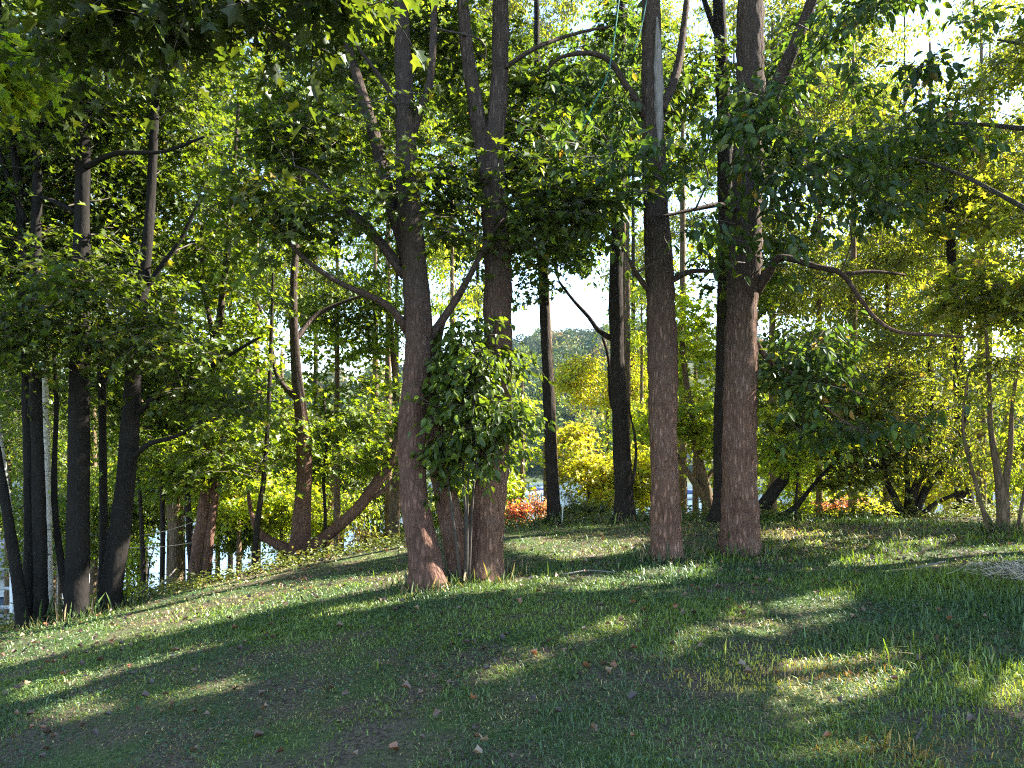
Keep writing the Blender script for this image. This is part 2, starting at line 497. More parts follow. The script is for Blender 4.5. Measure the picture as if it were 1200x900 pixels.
def leaf_mesh(name, pos, fwd, nrm, size, col, kind, mat, parent=None, loc=(0, 0, 0)):
    T, faces = TPL[kind]
    fwd = unit(fwd)
    x = unit(np.cross(fwd, nrm))
    n = np.cross(x, fwd)
    v = pos[:, None] + size[:, None, None] * (T[None, :, 0:1] * x[:, None] + T[None, :, 1:2] * fwd[:, None] + T[None, :, 2:3] * n[:, None])
    k, N = len(T), len(pos)
    lp = np.concatenate([np.array(f) for f in faces])
    loops = (lp[None] + (np.arange(N) * k)[:, None]).ravel()
    ln = np.array([len(f) for f in faces])
    st = np.concatenate([[0], np.cumsum(ln)[:-1]])
    starts = (st[None] + (np.arange(N) * ln.sum())[:, None]).ravel()
    return build(name, v.reshape(-1, 3), loops, starts, mat, parent, loc, col=np.repeat(col, k, 0))


def tag(o, label=None, cat=None, group=None, kind=None):
    if label: o["label"] = label
    if cat: o["category"] = cat
    if group: o["group"] = group
    if kind: o["kind"] = kind
    return o


def empty(name, loc, label, cat, group=None):
    o = bpy.data.objects.new(name, None)
    o.empty_display_size = 0.2
    COL.objects.link(o)
    o.location = loc
    return tag(o, label, cat, group)


# ------------------------------------------------------------------ foliage
PAL = {
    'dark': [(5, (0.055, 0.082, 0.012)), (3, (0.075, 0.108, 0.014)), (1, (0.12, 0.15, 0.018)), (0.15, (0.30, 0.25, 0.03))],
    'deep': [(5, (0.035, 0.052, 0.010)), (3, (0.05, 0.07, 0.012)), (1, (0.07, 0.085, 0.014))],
    'vine': [(5, (0.060, 0.092, 0.014)), (3, (0.085, 0.125, 0.016)), (1.2, (0.15, 0.20, 0.022))],
    'teal': [(5, (0.044, 0.080, 0.024)), (3, (0.065, 0.10, 0.018)), (1, (0.10, 0.13, 0.02)), (0.12, (0.34, 0.20, 0.05))],
    'mid': [(5, (0.095, 0.14, 0.014)), (3, (0.13, 0.18, 0.018)), (1.3, (0.19, 0.23, 0.022)), (0.2, (0.32, 0.29, 0.03))],
    'olive': [(4, (0.12, 0.145, 0.024)), (3, (0.17, 0.19, 0.03)), (2, (0.22, 0.235, 0.036)), (0.35, (0.36, 0.26, 0.06))],
    'lime': [(4, (0.20, 0.28, 0.022)), (3, (0.29, 0.35, 0.026)), (2, (0.37, 0.38, 0.035)), (0.4, (0.42, 0.30, 0.06))],
    'yellow': [(3, (0.36, 0.36, 0.035)), (2.5, (0.43, 0.39, 0.045)), (3, (0.27, 0.33, 0.03)), (0.8, (0.46, 0.29, 0.08))],
    'rust': [(3, (0.34, 0.20, 0.06)), (2, (0.40, 0.26, 0.10)), (2, (0.22, 0.2, 0.05))],
    'red': [(4, (0.45, 0.08, 0.06)), (3, (0.5, 0.15, 0.10)), (1.5, (0.5, 0.28, 0.16)), (1, (.22, .2, .05))],
    'pink': [(4, (0.48, 0.17, 0.15)), (2, (0.48, 0.30, 0.22)), (1, (0.4, 0.1, 0.1)), (1.5, (.25, .24, .06))],
    'grey': [(3, (0.10, 0.12, 0.045)), (2, (0.16, 0.16, 0.07)), (1, (0.28, 0.24, 0.1))],
}


def colours(pal, n, var=0.22):
    p = PAL[pal]
    w = np.array([a for a, _ in p]); w = w / w.sum()
    c = np.array([b for _, b in p])
    idx = rng.choice(len(p), n, p=w)
    return c[idx] * np.exp(rng.normal(0, var, (n, 1))) * np.exp(rng.normal(0, 0.05, (n, 3)))


NLEAF = [0]
DENS, LEAVES, FINE, SOFT = 1.6, 1.5, 0.84, 1.3     # clumps per crown, leaves per clump, leaf size


def foliage(root, loc, centres, radii, nl, kind, size, pal, skel, mat, flat=0.55, cull=True, twig='twig', up=0.0):
    """twigs with leaves round each clump centre, and a branch that carries the clump from the nearest wood"""
    n = len(centres)
    if n == 0:
        return
    nl *= LEAVES; size *= FINE; radii = radii * SOFT
    tw = max(4, int(nl / 9))
    T = n * tw
    c = np.repeat(centres, tw, 0)
    r = np.repeat(radii, tw)
    az = rng.random(T) * 2 * math.pi
    el = rng.normal(0.08 + up, 0.38, T)
    d = np.stack([np.cos(az) * np.cos(el), np.sin(az) * np.cos(el), np.sin(el)], 1)
    st = c + unit(rng.normal(0, 1, (T, 3))) * (r * rng.random(T) * 0.55)[:, None] * np.array([1, 1, flat])
    ln = r * rng.uniform(0.45, 1.0, T)
    droop = rng.uniform(0.02, 0.35, T) * ln
    per = 9
    t = np.tile(np.linspace(0.12, 1.0, per), T) + rng.normal(0, 0.05, T * per)
    ti = np.repeat(np.arange(T), per)
    pos = st[ti] + d[ti] * (ln[ti] * t)[:, None]
    pos[:, 2] -= droop[ti] * t * t
    side = np.where(np.arange(T * per) % 2 == 0, 1.0, -1.0)
    lat = unit(np.cross(d, np.array([[0, 0, 1.0]])))
    fw = d[ti] * rng.uniform(0.2, 1.0, T * per)[:, None] + lat[ti] * (side * rng.uniform(0.4, 1.1, T * per))[:, None]
    fw[:, 2] -= rng.uniform(0.0, 0.8, T * per) if kind != 'oval' else rng.uniform(0.1, 1.5, T * per)
    fw = unit(fw + rng.normal(0, 0.2, fw.shape))
    pos = pos + fw * (size * 0.3) + rng.normal(0, size * 0.25, pos.shape)
    nr = np.array([0, 0, 1.0])[None] + rng.normal(0, 0.48, pos.shape)
    keep = rng.random(len(pos)) < 0.92
    keep &= pos[:, 2] > H(pos[:, 0], pos[:, 1]) + 0.02
    if cull:
        keep &= shade_keep(pos)
        frac = np.bincount(ti // tw, weights=keep, minlength=n) / (tw * per)
        keep &= (frac > 0.42)[ti // tw]
    sz = size * rng.uniform(0.55, 1.25, len(pos))
    cc = colours(pal, T, 0.12)[ti] * 0.5 + colours(pal, len(pos)) * 0.5
    mixm = rng.random(len(pos)) < 0.3
    cc[mixm] = colours(pal, int(mixm.sum()))
    clm = np.exp(rng.normal(0, 0.16, n))
    cc *= np.repeat(np.repeat(clm, tw), per)[:, None]
    NLEAF[0] += int(keep.sum())
    if keep.sum() < 3:
        return
    leaf_mesh("crown", pos[keep], fw[keep], nr[keep], sz[keep], cc[keep], kind, mat, root, loc)
    # twigs: thin three-sided prisms in one go
    live = np.bincount(ti[keep], minlength=T) >= 3
    if cull:
        e = st + d * ln[:, None]
        live &= shade_keep(st * .4 + e * .6) & shade_keep(e)
    a = st[live]; b = a + d[live] * (ln[live])[:, None]; b[:, 2] -= droop[live]
    m = (a + b) / 2; m[:, 2] += droop[live] * 0.25
    k = len(a)
    off = np.array([[0, 0, 1], [0.87, 0, -0.5], [-0.87, 0, -0.5]])
    w0 = 0.004 + size * 0.02
    V = np.stack([a[:, None] + off[None] * w0, m[:, None] + off[None] * w0 * 0.7, b[:, None] + off[None] * w0 * 0.35], 1).reshape(k, 9, 3)
    q = []
    for ring in (0, 3):
        for e in range(3):
            q.append((ring + e, ring + (e + 1) % 3, ring + 3 + (e + 1) % 3, ring + 3 + e))
    q = np.array(q)
    sp = Soup()
    sp.quads(V.reshape(-1, 3), (q[None] + (np.arange(k) * 9)[:, None, None]).reshape(-1, 4))
    if skel is not None and len(skel):
        counts = np.bincount(ti[keep] // tw, minlength=n)
        near = np.array([np.min(np.linalg.norm(skel[:, :3] - p, axis=1)) for p in centres])
        for i in np.argsort(near):
            if counts[i] < 8:
                continue
            p = centres[i]
            dv = skel[:, :3] - p
            cost = np.linalg.norm(dv, axis=1) + np.maximum(0, dv[:, 2] + 0.1) * 1.2 + rng.random(len(skel)) * 0.25
            j = int(np.argmin(cost))
            s0 = skel[j, :3]; sr = skel[j, 3]
            L = np.linalg.norm(p - s0)
            if L < 0.1 or L > 7:
                continue
            mid = s0 * .6 + p * .4 + rng.normal(0, 0.09 * L, 3) + np.array([0, 0, 0.06 * L])
            mid2 = s0 * 0.25 + p * 0.75 + rng.normal(0, 0.08 * L, 3)
            r0 = min(sr * 0.75, 0.005 + 0.007 * L)
            sp.tube([s0, mid, mid2, p], [r0, r0 * 0.75, r0 * 0.5, 0.004], 5, cap=False)
            skel = np.vstack([skel, [*mid, r0 * .75], [*mid2, r0 * .5], [*p, max(.004, r0 * .4)]])
    o = sp.make("twigs", BARK[twig], root, loc, smooth=True)
    o["kind"] = "stuff"


def thin(k, st):
    return [(*q[:2], q[2] * k, *q[3:]) for q in st]


def tp(Y, pts):
    """trunk points from photo columns and rows at depth Y: (px, py, width px[, extra depth])"""
    out = []
    for q in pts:
        y = Y + (q[3] if len(q) > 3 else 0.0)
        p = P(q[0], q[1], y)
        out.append((p[0], p[1], p[2], q[2] / F * y / 2))
    return out


def fp(Y, px, py, rx, ry, n, rY=1.3):
    p = P(px, py, Y)
    return (p[0], p[1], p[2], rx / F * Y, rY, ry / F * Y, n)


def tree(name, label, cat, stems, limbs=(), fol=(), bark='grey', leaf='maple', size=0.11, pal='mid', cr=0.7, nl=110, group=None,
         sides=16, step=0.09, rough=0.10, flare=0.35, mat=None, cull=True, twig='twig', flat=0.55):
    stems = [list(map(tuple, s)) for s in stems]
    x0, y0, z0, r0 = stems[0][0]
    loc = (x0, y0, H1(x0, y0))
    root = empty(name, loc, label, cat, group)
    skel = []
    for i, s in enumerate(list(stems) + list(limbs)):
        s = np.array(s, float)
        is_stem = i < len(stems)
        if is_stem:
            g = H1(s[0, 0], s[0, 1])
            while len(s) > 2 and s[1, 2] < g + 0.05:
                s = s[1:]
            s[0, 2] = g - 0.12
        sp = Soup()
        big = s[:, 3].max() > 0.06
        sp.tube(s[:, :3], s[:, 3], sides if big else 9, rough if big else 0.06, flare if is_stem else 0.0, step if big else 0.14, seed=int(abs(s[0, 0]) * 37 + i) % 90)
        sp.make("trunk" if is_stem else "limb", BARK[bark], root, loc, smooth=True)
        a, b = resample(s[:, :3], s[:, 3], 0.3)
        m = a[:, 2] > loc[2] + (0.9 if is_stem else 0.3)
        skel.append(np.column_stack([a, b])[m])
    skel = np.concatenate(skel)
    cs, rs = [], []
    for (cx, cyy, cz, rx, ry, rz, n) in fol:
        n = int(round(n * DENS))
        u = unit(rng.normal(0, 1, (n, 3))) * (rng.random((n, 1)) ** 0.45)
        cs.append(np.array([cx, cyy, cz]) + u * np.array([rx, ry, rz]))
        rs.append(cr * rng.uniform(0.6, 1.15, n))
    if cs:
        cs = np.concatenate(cs); rs = np.concatenate(rs)
        ok = cs[:, 2] > H(cs[:, 0], cs[:, 1]) + 0.15
        foliage(root, loc, cs[ok], rs[ok], nl, leaf, size, pal, skel, mat or M_LEAF, cull=cull, twig=twig, flat=flat)
    return root


# ================================================================== THE SETTING
def axis(a, b, fine, lo, hi, g):
    v = list(np.arange(a, b + 1e-6, fine))
    s = fine
    while v[-1] < hi:
        s *= g
        v.append(v[-1] + s)
    s = fine
    w = [v[0]]
    while w[-1] > lo:
        s *= g
        w.append(w[-1] - s)
    return np.array(w[::-1][:-1] + v)


def ground_material():
    m, nt, out = new_mat("ground")
    N, L = nt.nodes, nt.links
    geo = N.new("ShaderNodeNewGeometry")
    def noise(sc, det=5):
        n = N.new("ShaderNodeTexNoise"); n.inputs["Scale"].default_value = sc; n.inputs["Detail"].default_value = det
        L.new(geo.outputs["Position"], n.inputs["Vector"]); return n
    def rng_(n, a, b):
        r = N.new("ShaderNodeMapRange"); r.inputs[1].default_value = a; r.inputs[2].default_value = b
        L.new(n.outputs["Fac"], r.inputs[0]); return r
    def mix(f, c1, c2):
        x = N.new("ShaderNodeMixRGB")
        L.new(f, x.inputs[0])
        for k, c in ((1, c1), (2, c2)):
            if isinstance(c, tuple): x.inputs[k].default_value = (*c, 1)
            else: L.new(c, x.inputs[k])
        return x.outputs[0]
    soil = mix(rng_(noise(40, 6), 0.35, 0.65).outputs[0], (0.045, 0.036, 0.026), (0.13, 0.105, 0.07))
    green = mix(rng_(noise(30, 5), 0.35, 0.65).outputs[0], (0.035, 0.055, 0.02), (0.08, 0.11, 0.035))
    lawn = mix(rng_(noise(1.6, 4), 0.42, 0.6).outputs[0], soil, green)
    wood = mix(rng_(noise(0.35, 6), 0.35, 0.65).outputs[0], (0.05, 0.07, 0.03), (0.16, 0.15, 0.06))
    sep = N.new("ShaderNodeSeparateXYZ"); L.new(geo.outputs["Position"], sep.inputs[0])
    fr = N.new("ShaderNodeMapRange"); fr.inputs[1].default_value = 15; fr.inputs[2].default_value = 24
    L.new(sep.outputs["Y"], fr.inputs[0])
    hr = N.new("ShaderNodeMapRange"); hr.inputs[1].default_value = 140; hr.inputs[2].default_value = 160
    L.new(sep.outputs["Y"], hr.inputs[0])
    hill = mix(rng_(noise(0.12, 8), 0.4, 0.62).outputs[0], (0.025, 0.035, 0.018), (0.07, 0.075, 0.03))
    c = mix(hr.outputs[0], mix(fr.outputs[0], lawn, wood), hill)
    b = N.new("ShaderNodeBsdfPrincipled"); b.inputs["Roughness"].default_value = 0.95; b.inputs["Specular IOR Level"].default_value = 0.1
    L.new(c, b.inputs["Base Color"])
    bp = N.new("ShaderNodeBump"); bp.inputs["Strength"].default_value = 0.7; bp.inputs["Distance"].default_value = 0.04
    L.new(noise(22, 8).outputs["Fac"], bp.inputs["Height"]); L.new(bp.outputs[0], b.inputs["Normal"])
    L.new(b.outputs[0], out.inputs["Surface"])
    return m


gx = axis(-11, 11, 0.16, -650, 650, 1.12)
gy = axis(1.5, 20, 0.13, -60, 700, 1.06)
GX, GY = np.meshgrid(gx, gy)
gv = np.stack([GX.ravel(), GY.ravel(), H(GX.ravel(), GY.ravel())], 1)
gi = np.arange(gv.shape[0]).reshape(GX.shape)
gq = np.stack([gi[:-1, :-1], gi[:-1, 1:], gi[1:, 1:], gi[1:, :-1]], -1).reshape(-1, 4)
sp = Soup(); sp.quads(gv, gq)
tag(sp.make("ground", ground_material(), smooth=True), kind="structure")


def water_material():
    m, nt, out = new_mat("lake_water")
    N, L = nt.nodes, nt.links
    b = N.new("ShaderNodeBsdfPrincipled")
    b.inputs["Base Color"].default_value = (0.10, 0.15, 0.19, 1)
    b.inputs["Roughness"].default_value = 0.12
    b.inputs["IOR"].default_value = 1.33
    b.inputs["Specular IOR Level"].default_value = 0.8
    geo = N.new("ShaderNodeNewGeometry")
    n = N.new("ShaderNodeTexNoise"); n.inputs["Scale"].default_value = 1.2; n.inputs["Detail"].default_value = 4
    L.new(geo.outputs["Position"], n.inputs["Vector"])
    bp = N.new("ShaderNodeBump"); bp.inputs["Strength"].default_value = 0.10; bp.inputs["Distance"].default_value = 0.2
    L.new(n.outputs["Fac"], bp.inputs["Height"]); L.new(bp.outputs[0], b.inputs["Normal"])
    L.new(b.outputs[0], out.inputs["Surface"])
    return m


WATER_Z = -9.3
sp = Soup()
sp.add([(-600, 30, WATER_Z), (600, 30, WATER_Z), (600, 175, WATER_Z), (-600, 175, WATER_Z)], [(0, 1, 2, 3)])
tag(sp.make("lake_water", water_material()), kind="structure")

# far wooded hill across the lake
def far_woods():
    pos, nr, fw, sz, cc = [], [], [], [], []
    k = 900
    X = rng.uniform(-1, 1, k); Y = np.where(np.arange(k) < 200, rng.uniform(152, 185, k), rng.uniform(180, 365, k))
    X = np.where(rng.random(k) < 0.45, rng.uniform(-0.02, 0.2, k) * Y, X * (0.8 * Y + 20))
    pals = ['mid', 'dark', 'lime', 'yellow', 'rust', 'olive', 'teal', 'grey']
    for i in range(k):
        n = 420 if abs(X[i] / Y[i] - 0.08) < 0.14 else 150
        rr = rng.uniform(2.6, 5.2); hh = rr * rng.uniform(0.9, 1.5)
        u = unit(rng.normal(0, 1, (n, 3)))
        bump = 0.72 + 0.45 * vnoise(u * 2.2 + i * 3.1, 2)
        p = u * (bump * rng.uniform(0.82, 1.02, n))[:, None] * np.array([rr, rr, hh])
        p += np.array([X[i], Y[i], H1(X[i], Y[i]) + hh * 0.9])
        pos.append(p); nr.append(u + rng.normal(0, 0.5, u.shape)); fw.append(rng.normal(0, 1, u.shape))
        sz.append(rng.uniform(0.7, 1.5, n) * (1.0 if n > 200 else 1.7))
        cc.append(colours(pals[rng.choice(8, p=[.14, .34, .05, .04, .07, .06, .24, .06])], n, 0.2) * 0.7)
    o = leaf_mesh("far_woods", np.concatenate(pos), np.concatenate(fw), np.concatenate(nr), np.concatenate(sz), np.concatenate(cc), 'oval', M_FAR)
    tag(o, "hazy wooded hillside in autumn colours across the lake", "woods", kind="stuff")


far_woods()

# ================================================================== MAIN TREES ON THE LAWN
Yc = 8.0
tree("lawn_tree", "slim reddish trunk curving up left of the double trunk, its branches fanning left", "tree",
     stems=[tp(8.0, [(503, 690, 41), (497, 650, 37), (488, 600, 33), (484, 550, 31), (482, 500, 32), (488, 440, 32), (491, 400, 33), (488, 340, 31), (481, 260, 29), (477, 190, 25), (474, 110, 21), (471, 30, 18), (468, -120, 15, .1), (462, -330, 11, .3), (455, -520, 6, .5)])],
     limbs=[tp(8.0, [(486, 345, 19), (474, 290, 18, .1), (455, 225, 16, .2), (437, 150, 14, .4), (420, 95, 12, .5), (404, 40, 10, .6), (385, -60, 8, .8), (370, -160, 5, 1)]),
            tp(8.0, [(478, 388, 11), (462, 365, 9, -.1), (440, 350, 8, -.2), (405, 335, 7, -.3), (375, 317, 6, -.4), (345, 292, 5, -.4), (325, 262, 3, -.4)]),
            tp(8.0, [(474, 325, 9), (440, 280, 7, -.1), (400, 240, 5, -.2), (370, 205, 4, -.2), (345, 195, 2, -.2)]),
            tp(8.0, [(470, 310, 7), (430, 262, 6, .2), (395, 235, 4, .4), (372, 228, 2, .4)]),
            tp(8.0, [(497, 405, 12), (515, 380, 10, .1), (535, 350, 9, .1), (555, 315, 7, .1), (570, 285, 6, .1), (590, 255, 4, .1)]),
            tp(8.0, [(483, 160, 11), (492, 130, 10), (503, 100, 9), (507, 60, 9), (509, 0, 8), (514, -90, 6), (520, -180, 4)]),
            tp(8.0, [(474, 140, 7), (452, 100, 6, -.1), (430, 70, 5, -.2), (400, 30, 3, -.3)])],
     fol=[fp(8.8, 385, 150, 80, 110, 13), fp(9.6, 470, 70, 110, 110, 9), fp(8.0, 400, -230, 200, 190, 34, 1.7), fp(8.2, 530, 230, 60, 60, 5, .8), fp(7.8, 340, 250, 55, 40, 5, .7)],
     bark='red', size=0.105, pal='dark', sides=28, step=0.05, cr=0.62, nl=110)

tree("double_trunk_tree", "two thick furrowed trunks growing from one base, wrapped by a leafy shrub", "tree",
     stems=[tp(8.35, [(566, 684, 46), (568, 645, 44), (571, 600, 42), (576, 550, 39), (580, 500, 36), (583, 440, 34), (583, 380, 33), (583, 310, 33), (580, 250, 31), (577, 200, 30), (580, 160, 24), (585, 100, 21), (586, 30, 19), (589, -100, 16), (595, -300, 11), (600, -480, 6)]),
            tp(8.3, [(544, 682, 34), (536, 640, 31), (527, 600, 30), (518, 560, 27), (511, 520, 24), (505, 480, 22), (506, 440, 17), (512, 400, 12), (520, 370, 8)])],
     limbs=[tp(8.35, [(572, 205, 22), (563, 160, 20), (556, 115, 18), (549, 70, 16), (543, 10, 14), (535, -110, 11), (520, -260, 7)]),
            tp(8.3, [(590, 80, 6), (630, 55, 5), (680, 38, 4, .3), (720, 30, 2, .4)])],
     fol=[fp(9.4, 615, 130, 70, 110, 11, 1), fp(8.6, 600, -260, 170, 190, 34, 1.8), fp(8.0, 640, 250, 45, 60, 6, .7), fp(9.6, 560, 60, 70, 60, 7, .9)],
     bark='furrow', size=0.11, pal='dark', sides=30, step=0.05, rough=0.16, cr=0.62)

tree("slim_dark_tree", "thinnest straight dark trunk on the lawn crest beside the red bush", "tree",
     stems=[tp(13.3, [(650, 622, 17), (648, 580, 15), (645, 520, 14), (642, 450, 13), (639, 390, 12), (635, 300, 11), (632, 220, 10), (630, 100, 8), (628, -60, 5)])],
     fol=[fp(13.0, 640, 265, 55, 70, 10, 1.0), fp(13.3, 630, 90, 120, 100, 20, 1.6)],
     bark='black', size=0.12, pal='teal', cr=0.75)

tree("crest_tree", "dark straight trunk at the lawn crest between the slim trunk and the forked brown trunk", "tree",
     stems=[tp(12.8, [(733, 614, 26), (731, 585, 23), (729, 540, 21), (726, 480, 19), (723, 400, 17), (722, 330, 17), (724, 260, 16), (726, 150, 14), (728, 0, 11), (730, -160, 6)])],
     limbs=[tp(12.8, [(722, 400, 7), (702, 388, 6, .1), (690, 372, 5, .2), (672, 352, 4, .3), (655, 330, 3, .3)]),
            tp(12.8, [(724, 490, 5), (716, 470, 4, .3), (713, 420, 4, .4), (706, 395, 3, .5)]),
            tp(12.8, [(730, 600, 5), (742, 560, 4, -.2), (745, 520, 3, -.2), (735, 470, 2, -.2)])],
     fol=[fp(12.6, 690, 270, 70, 50, 12, 1.2), fp(12.8, 730, 120, 110, 100, 18, 1.5)],
     bark='black', size=0.12, pal='teal', cr=0.75)

tree("bare_patch_tree", "reddish brown trunk with a long strip of pale bare wood high on it", "tree",
     stems=[tp(9.0, [(781, 662, 38), (781, 640, 35), (780, 590, 33), (778, 530, 33), (777, 470, 34), (776, 400, 35), (774, 340, 34), (770, 270, 30), (766, 190, 27), (764, 110, 25), (763, 30, 22), (762, -100, 18), (760, -300, 12), (758, -450, 6)])],
     limbs=[tp(9.0, [(757, 140, 11), (746, 118, 9, -.1), (732, 98, 8, -.2), (715, 72, 7, -.3), (690, 62, 6, -.4), (655, 68, 4, -.4), (640, 85, 3, -.4)]),
            tp(9.0, [(774, 130, 13), (786, 105, 11, .2), (796, 70, 9, .4), (805, 0, 7, .6)]),
            tp(9.0, [(785, 330, 8), (810, 318, 6, .2), (840, 318, 4, .4)]),
            tp(9.0, [(764, 345, 7), (745, 320, 6, -.2), (738, 305, 4, -.3)])],
     fol=[fp(8.3, 715, 235, 85, 105, 21, .9), fp(8.6, 775, 290, 65, 60, 10, .8), fp(9.8, 700, 110, 90, 80, 9, 1.2), fp(9.0, 760, -250, 200, 190, 60, 2.2)],
     bark='furrow', leaf='oval', size=0.15, pal='teal', mat=M_LEAFB, sides=30, step=0.05, rough=0.16, cr=0.6, nl=80)
# the strip of bare wood where the bark has come off
bt = bpy.data.objects["bare_patch_tree"]
sp = Soup()
strip = np.array([P(773, 190, 8.86), P(773, 150, 8.86), P(772, 110, 8.865), P(771, 60, 8.87), P(770, 20, 8.88)])
sp.tube(strip, [0.008, 0.042, 0.056, 0.05, 0.012], 14, rough=0.5, step=0.04)
o = sp.make("bare_wood", BARK['dead'], bt, tuple(bt.location), smooth=True)
o["label"] = "pale grey bare wood where the bark came off"

tree("big_furrowed_tree", "thickest pinkish brown furrowed trunk on the lawn, with a limb arching right", "tree",
     stems=[tp(9.35, [(867, 656, 46), (867, 630, 43), (867, 570, 40), (867, 500, 39), (868, 430, 38), (870, 360, 37), (873, 300, 36), (876, 220, 35), (878, 150, 34), (879, 80, 33), (879, 0, 30), (878, -120, 25), (876, -300, 16), (874, -450, 8)])],
     limbs=[tp(9.35, [(886, 170, 20), (900, 130, 18, -.1), (915, 90, 17, -.2), (930, 55, 15, -.3), (948, 10, 13, -.4), (975, -70, 10, -.6), (1000, -160, 6, -.8)]),
            tp(9.35, [(884, 342, 15), (900, 320, 12, -.1), (912, 303, 9, -.2), (930, 304, 8, -.3), (955, 312, 7, -.4), (985, 320, 6, -.5), (1005, 345, 5, -.6), (1025, 372, 4.5, -.7), (1050, 388, 4, -.8), (1085, 392, 4, -.9), (1130, 395, 3, -1)]),
            tp(9.35, [(990, 322, 6, -.5), (1020, 318, 4, -.4), (1060, 322, 3, -.3)]),
            tp(9.35, [(872, 250, 8), (845, 240, 7, -.3), (815, 245, 5, -.5), (770, 255, 3, -.7)]),
            tp(9.35, [(884, 400, 7), (905, 425, 6, .1), (935, 440, 5, .1), (970, 448, 4, .1), (1010, 462, 2.5, .1)]),
            tp(9.35, [(935, 440, 4, .1), (960, 470, 3, .1), (1000, 500, 2, .1), (1040, 512, 1.5, .1)])],
     fol=[fp(8.2, 880, 190, 65, 85, 11, .8), fp(8.6, 850, 290, 80, 60, 12, .8), fp(9.4, 960, 120, 100, 100, 22, 1.4), fp(9.6, 1060, 150, 90, 75, 20, 1.2), fp(9.4, 1010, 50, 90, 50, 10, 1.2), fp(9.3, 960, 240, 80, 70, 10, 1.2), fp(9.6, 930, 390, 55, 60, 5, .9), fp(9.4, 980, 445, 95, 26, 5, 1.0), fp(9.4, 1010, 500, 80, 22, 4, .9), fp(9.0, 1080, 330, 70, 50, 5, 1), fp(9.4, 900, -260, 200, 190, 60, 2.2)],
     bark='furrow', leaf='oval', size=0.145, pal='teal', mat=M_LEAFB, sides=32, step=0.05, rough=0.17, cr=0.6, nl=84)

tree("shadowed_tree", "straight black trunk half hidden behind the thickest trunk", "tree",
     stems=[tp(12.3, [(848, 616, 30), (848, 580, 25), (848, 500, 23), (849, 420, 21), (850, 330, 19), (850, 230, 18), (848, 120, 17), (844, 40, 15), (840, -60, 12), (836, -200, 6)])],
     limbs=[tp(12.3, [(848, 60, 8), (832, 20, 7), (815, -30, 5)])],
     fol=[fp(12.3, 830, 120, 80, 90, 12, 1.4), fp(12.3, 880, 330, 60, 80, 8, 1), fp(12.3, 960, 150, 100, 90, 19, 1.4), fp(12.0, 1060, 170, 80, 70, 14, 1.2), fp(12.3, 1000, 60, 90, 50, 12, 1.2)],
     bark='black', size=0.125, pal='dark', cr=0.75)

# leafy shrub growing round the double trunk
def shrub(name, label, cat, base, stems, fol, **k):
    return tree(name, label, cat, stems, (), fol, flare=0.0, sides=8, step=0.12, **k)


shrub("broad_leaf_shrub", "dark green big leaved shrub growing round the double trunk", "shrub", None,
      stems=[tp(8.1, [(545, 684, 5), (546, 620, 4, -.05), (543, 560, 3, -.1), (540, 480, 2, -.15)]),
             tp(8.1, [(541, 684, 5), (534, 630, 4, -.1), (526, 570, 3, -.1), (520, 500, 2)]),
             tp(8.1, [(549, 684, 4), (553, 600, 3, -.1), (560, 530, 2.5, -.2), (575, 480, 2, -.2)]),
             tp(8.1, [(547, 684, 4), (548, 590, 3, -.15), (552, 500, 2.5, -.2), (556, 430, 2, -.2)])],
      fol=[fp(7.95, 556, 405, 40, 46, 15, .35), fp(7.95, 545, 480, 40, 66, 22, .35), fp(7.9, 580, 520, 18, 40, 4, .3), fp(8.0, 518, 545, 18, 34, 5, .3), fp(7.9, 602, 480, 10, 24, 2, .2), fp(7.9, 598, 485, 14, 22, 3, .2)],
      bark='twig', leaf='oval', size=0.112, pal='vine', mat=M_LEAFB, cr=0.34, nl=40, cull=False)

# ================================================================== DARK TREES AT THE LEFT EDGE
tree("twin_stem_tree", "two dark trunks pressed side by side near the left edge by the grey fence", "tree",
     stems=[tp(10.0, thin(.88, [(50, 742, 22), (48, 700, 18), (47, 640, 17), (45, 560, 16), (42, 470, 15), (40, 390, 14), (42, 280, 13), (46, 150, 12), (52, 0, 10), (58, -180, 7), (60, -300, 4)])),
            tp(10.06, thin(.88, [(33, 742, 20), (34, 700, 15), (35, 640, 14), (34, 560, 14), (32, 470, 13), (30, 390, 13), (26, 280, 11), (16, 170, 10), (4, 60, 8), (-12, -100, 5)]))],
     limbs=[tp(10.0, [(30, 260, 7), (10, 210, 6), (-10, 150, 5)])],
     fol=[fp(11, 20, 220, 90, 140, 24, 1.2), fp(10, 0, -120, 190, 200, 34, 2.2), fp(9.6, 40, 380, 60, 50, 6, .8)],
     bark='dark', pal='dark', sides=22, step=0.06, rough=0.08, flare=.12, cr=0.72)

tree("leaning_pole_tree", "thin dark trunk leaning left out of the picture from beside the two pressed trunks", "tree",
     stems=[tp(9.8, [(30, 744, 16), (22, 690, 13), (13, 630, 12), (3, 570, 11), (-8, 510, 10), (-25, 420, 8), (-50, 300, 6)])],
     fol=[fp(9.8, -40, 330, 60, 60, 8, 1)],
     bark='dark', pal='dark', cr=0.7)

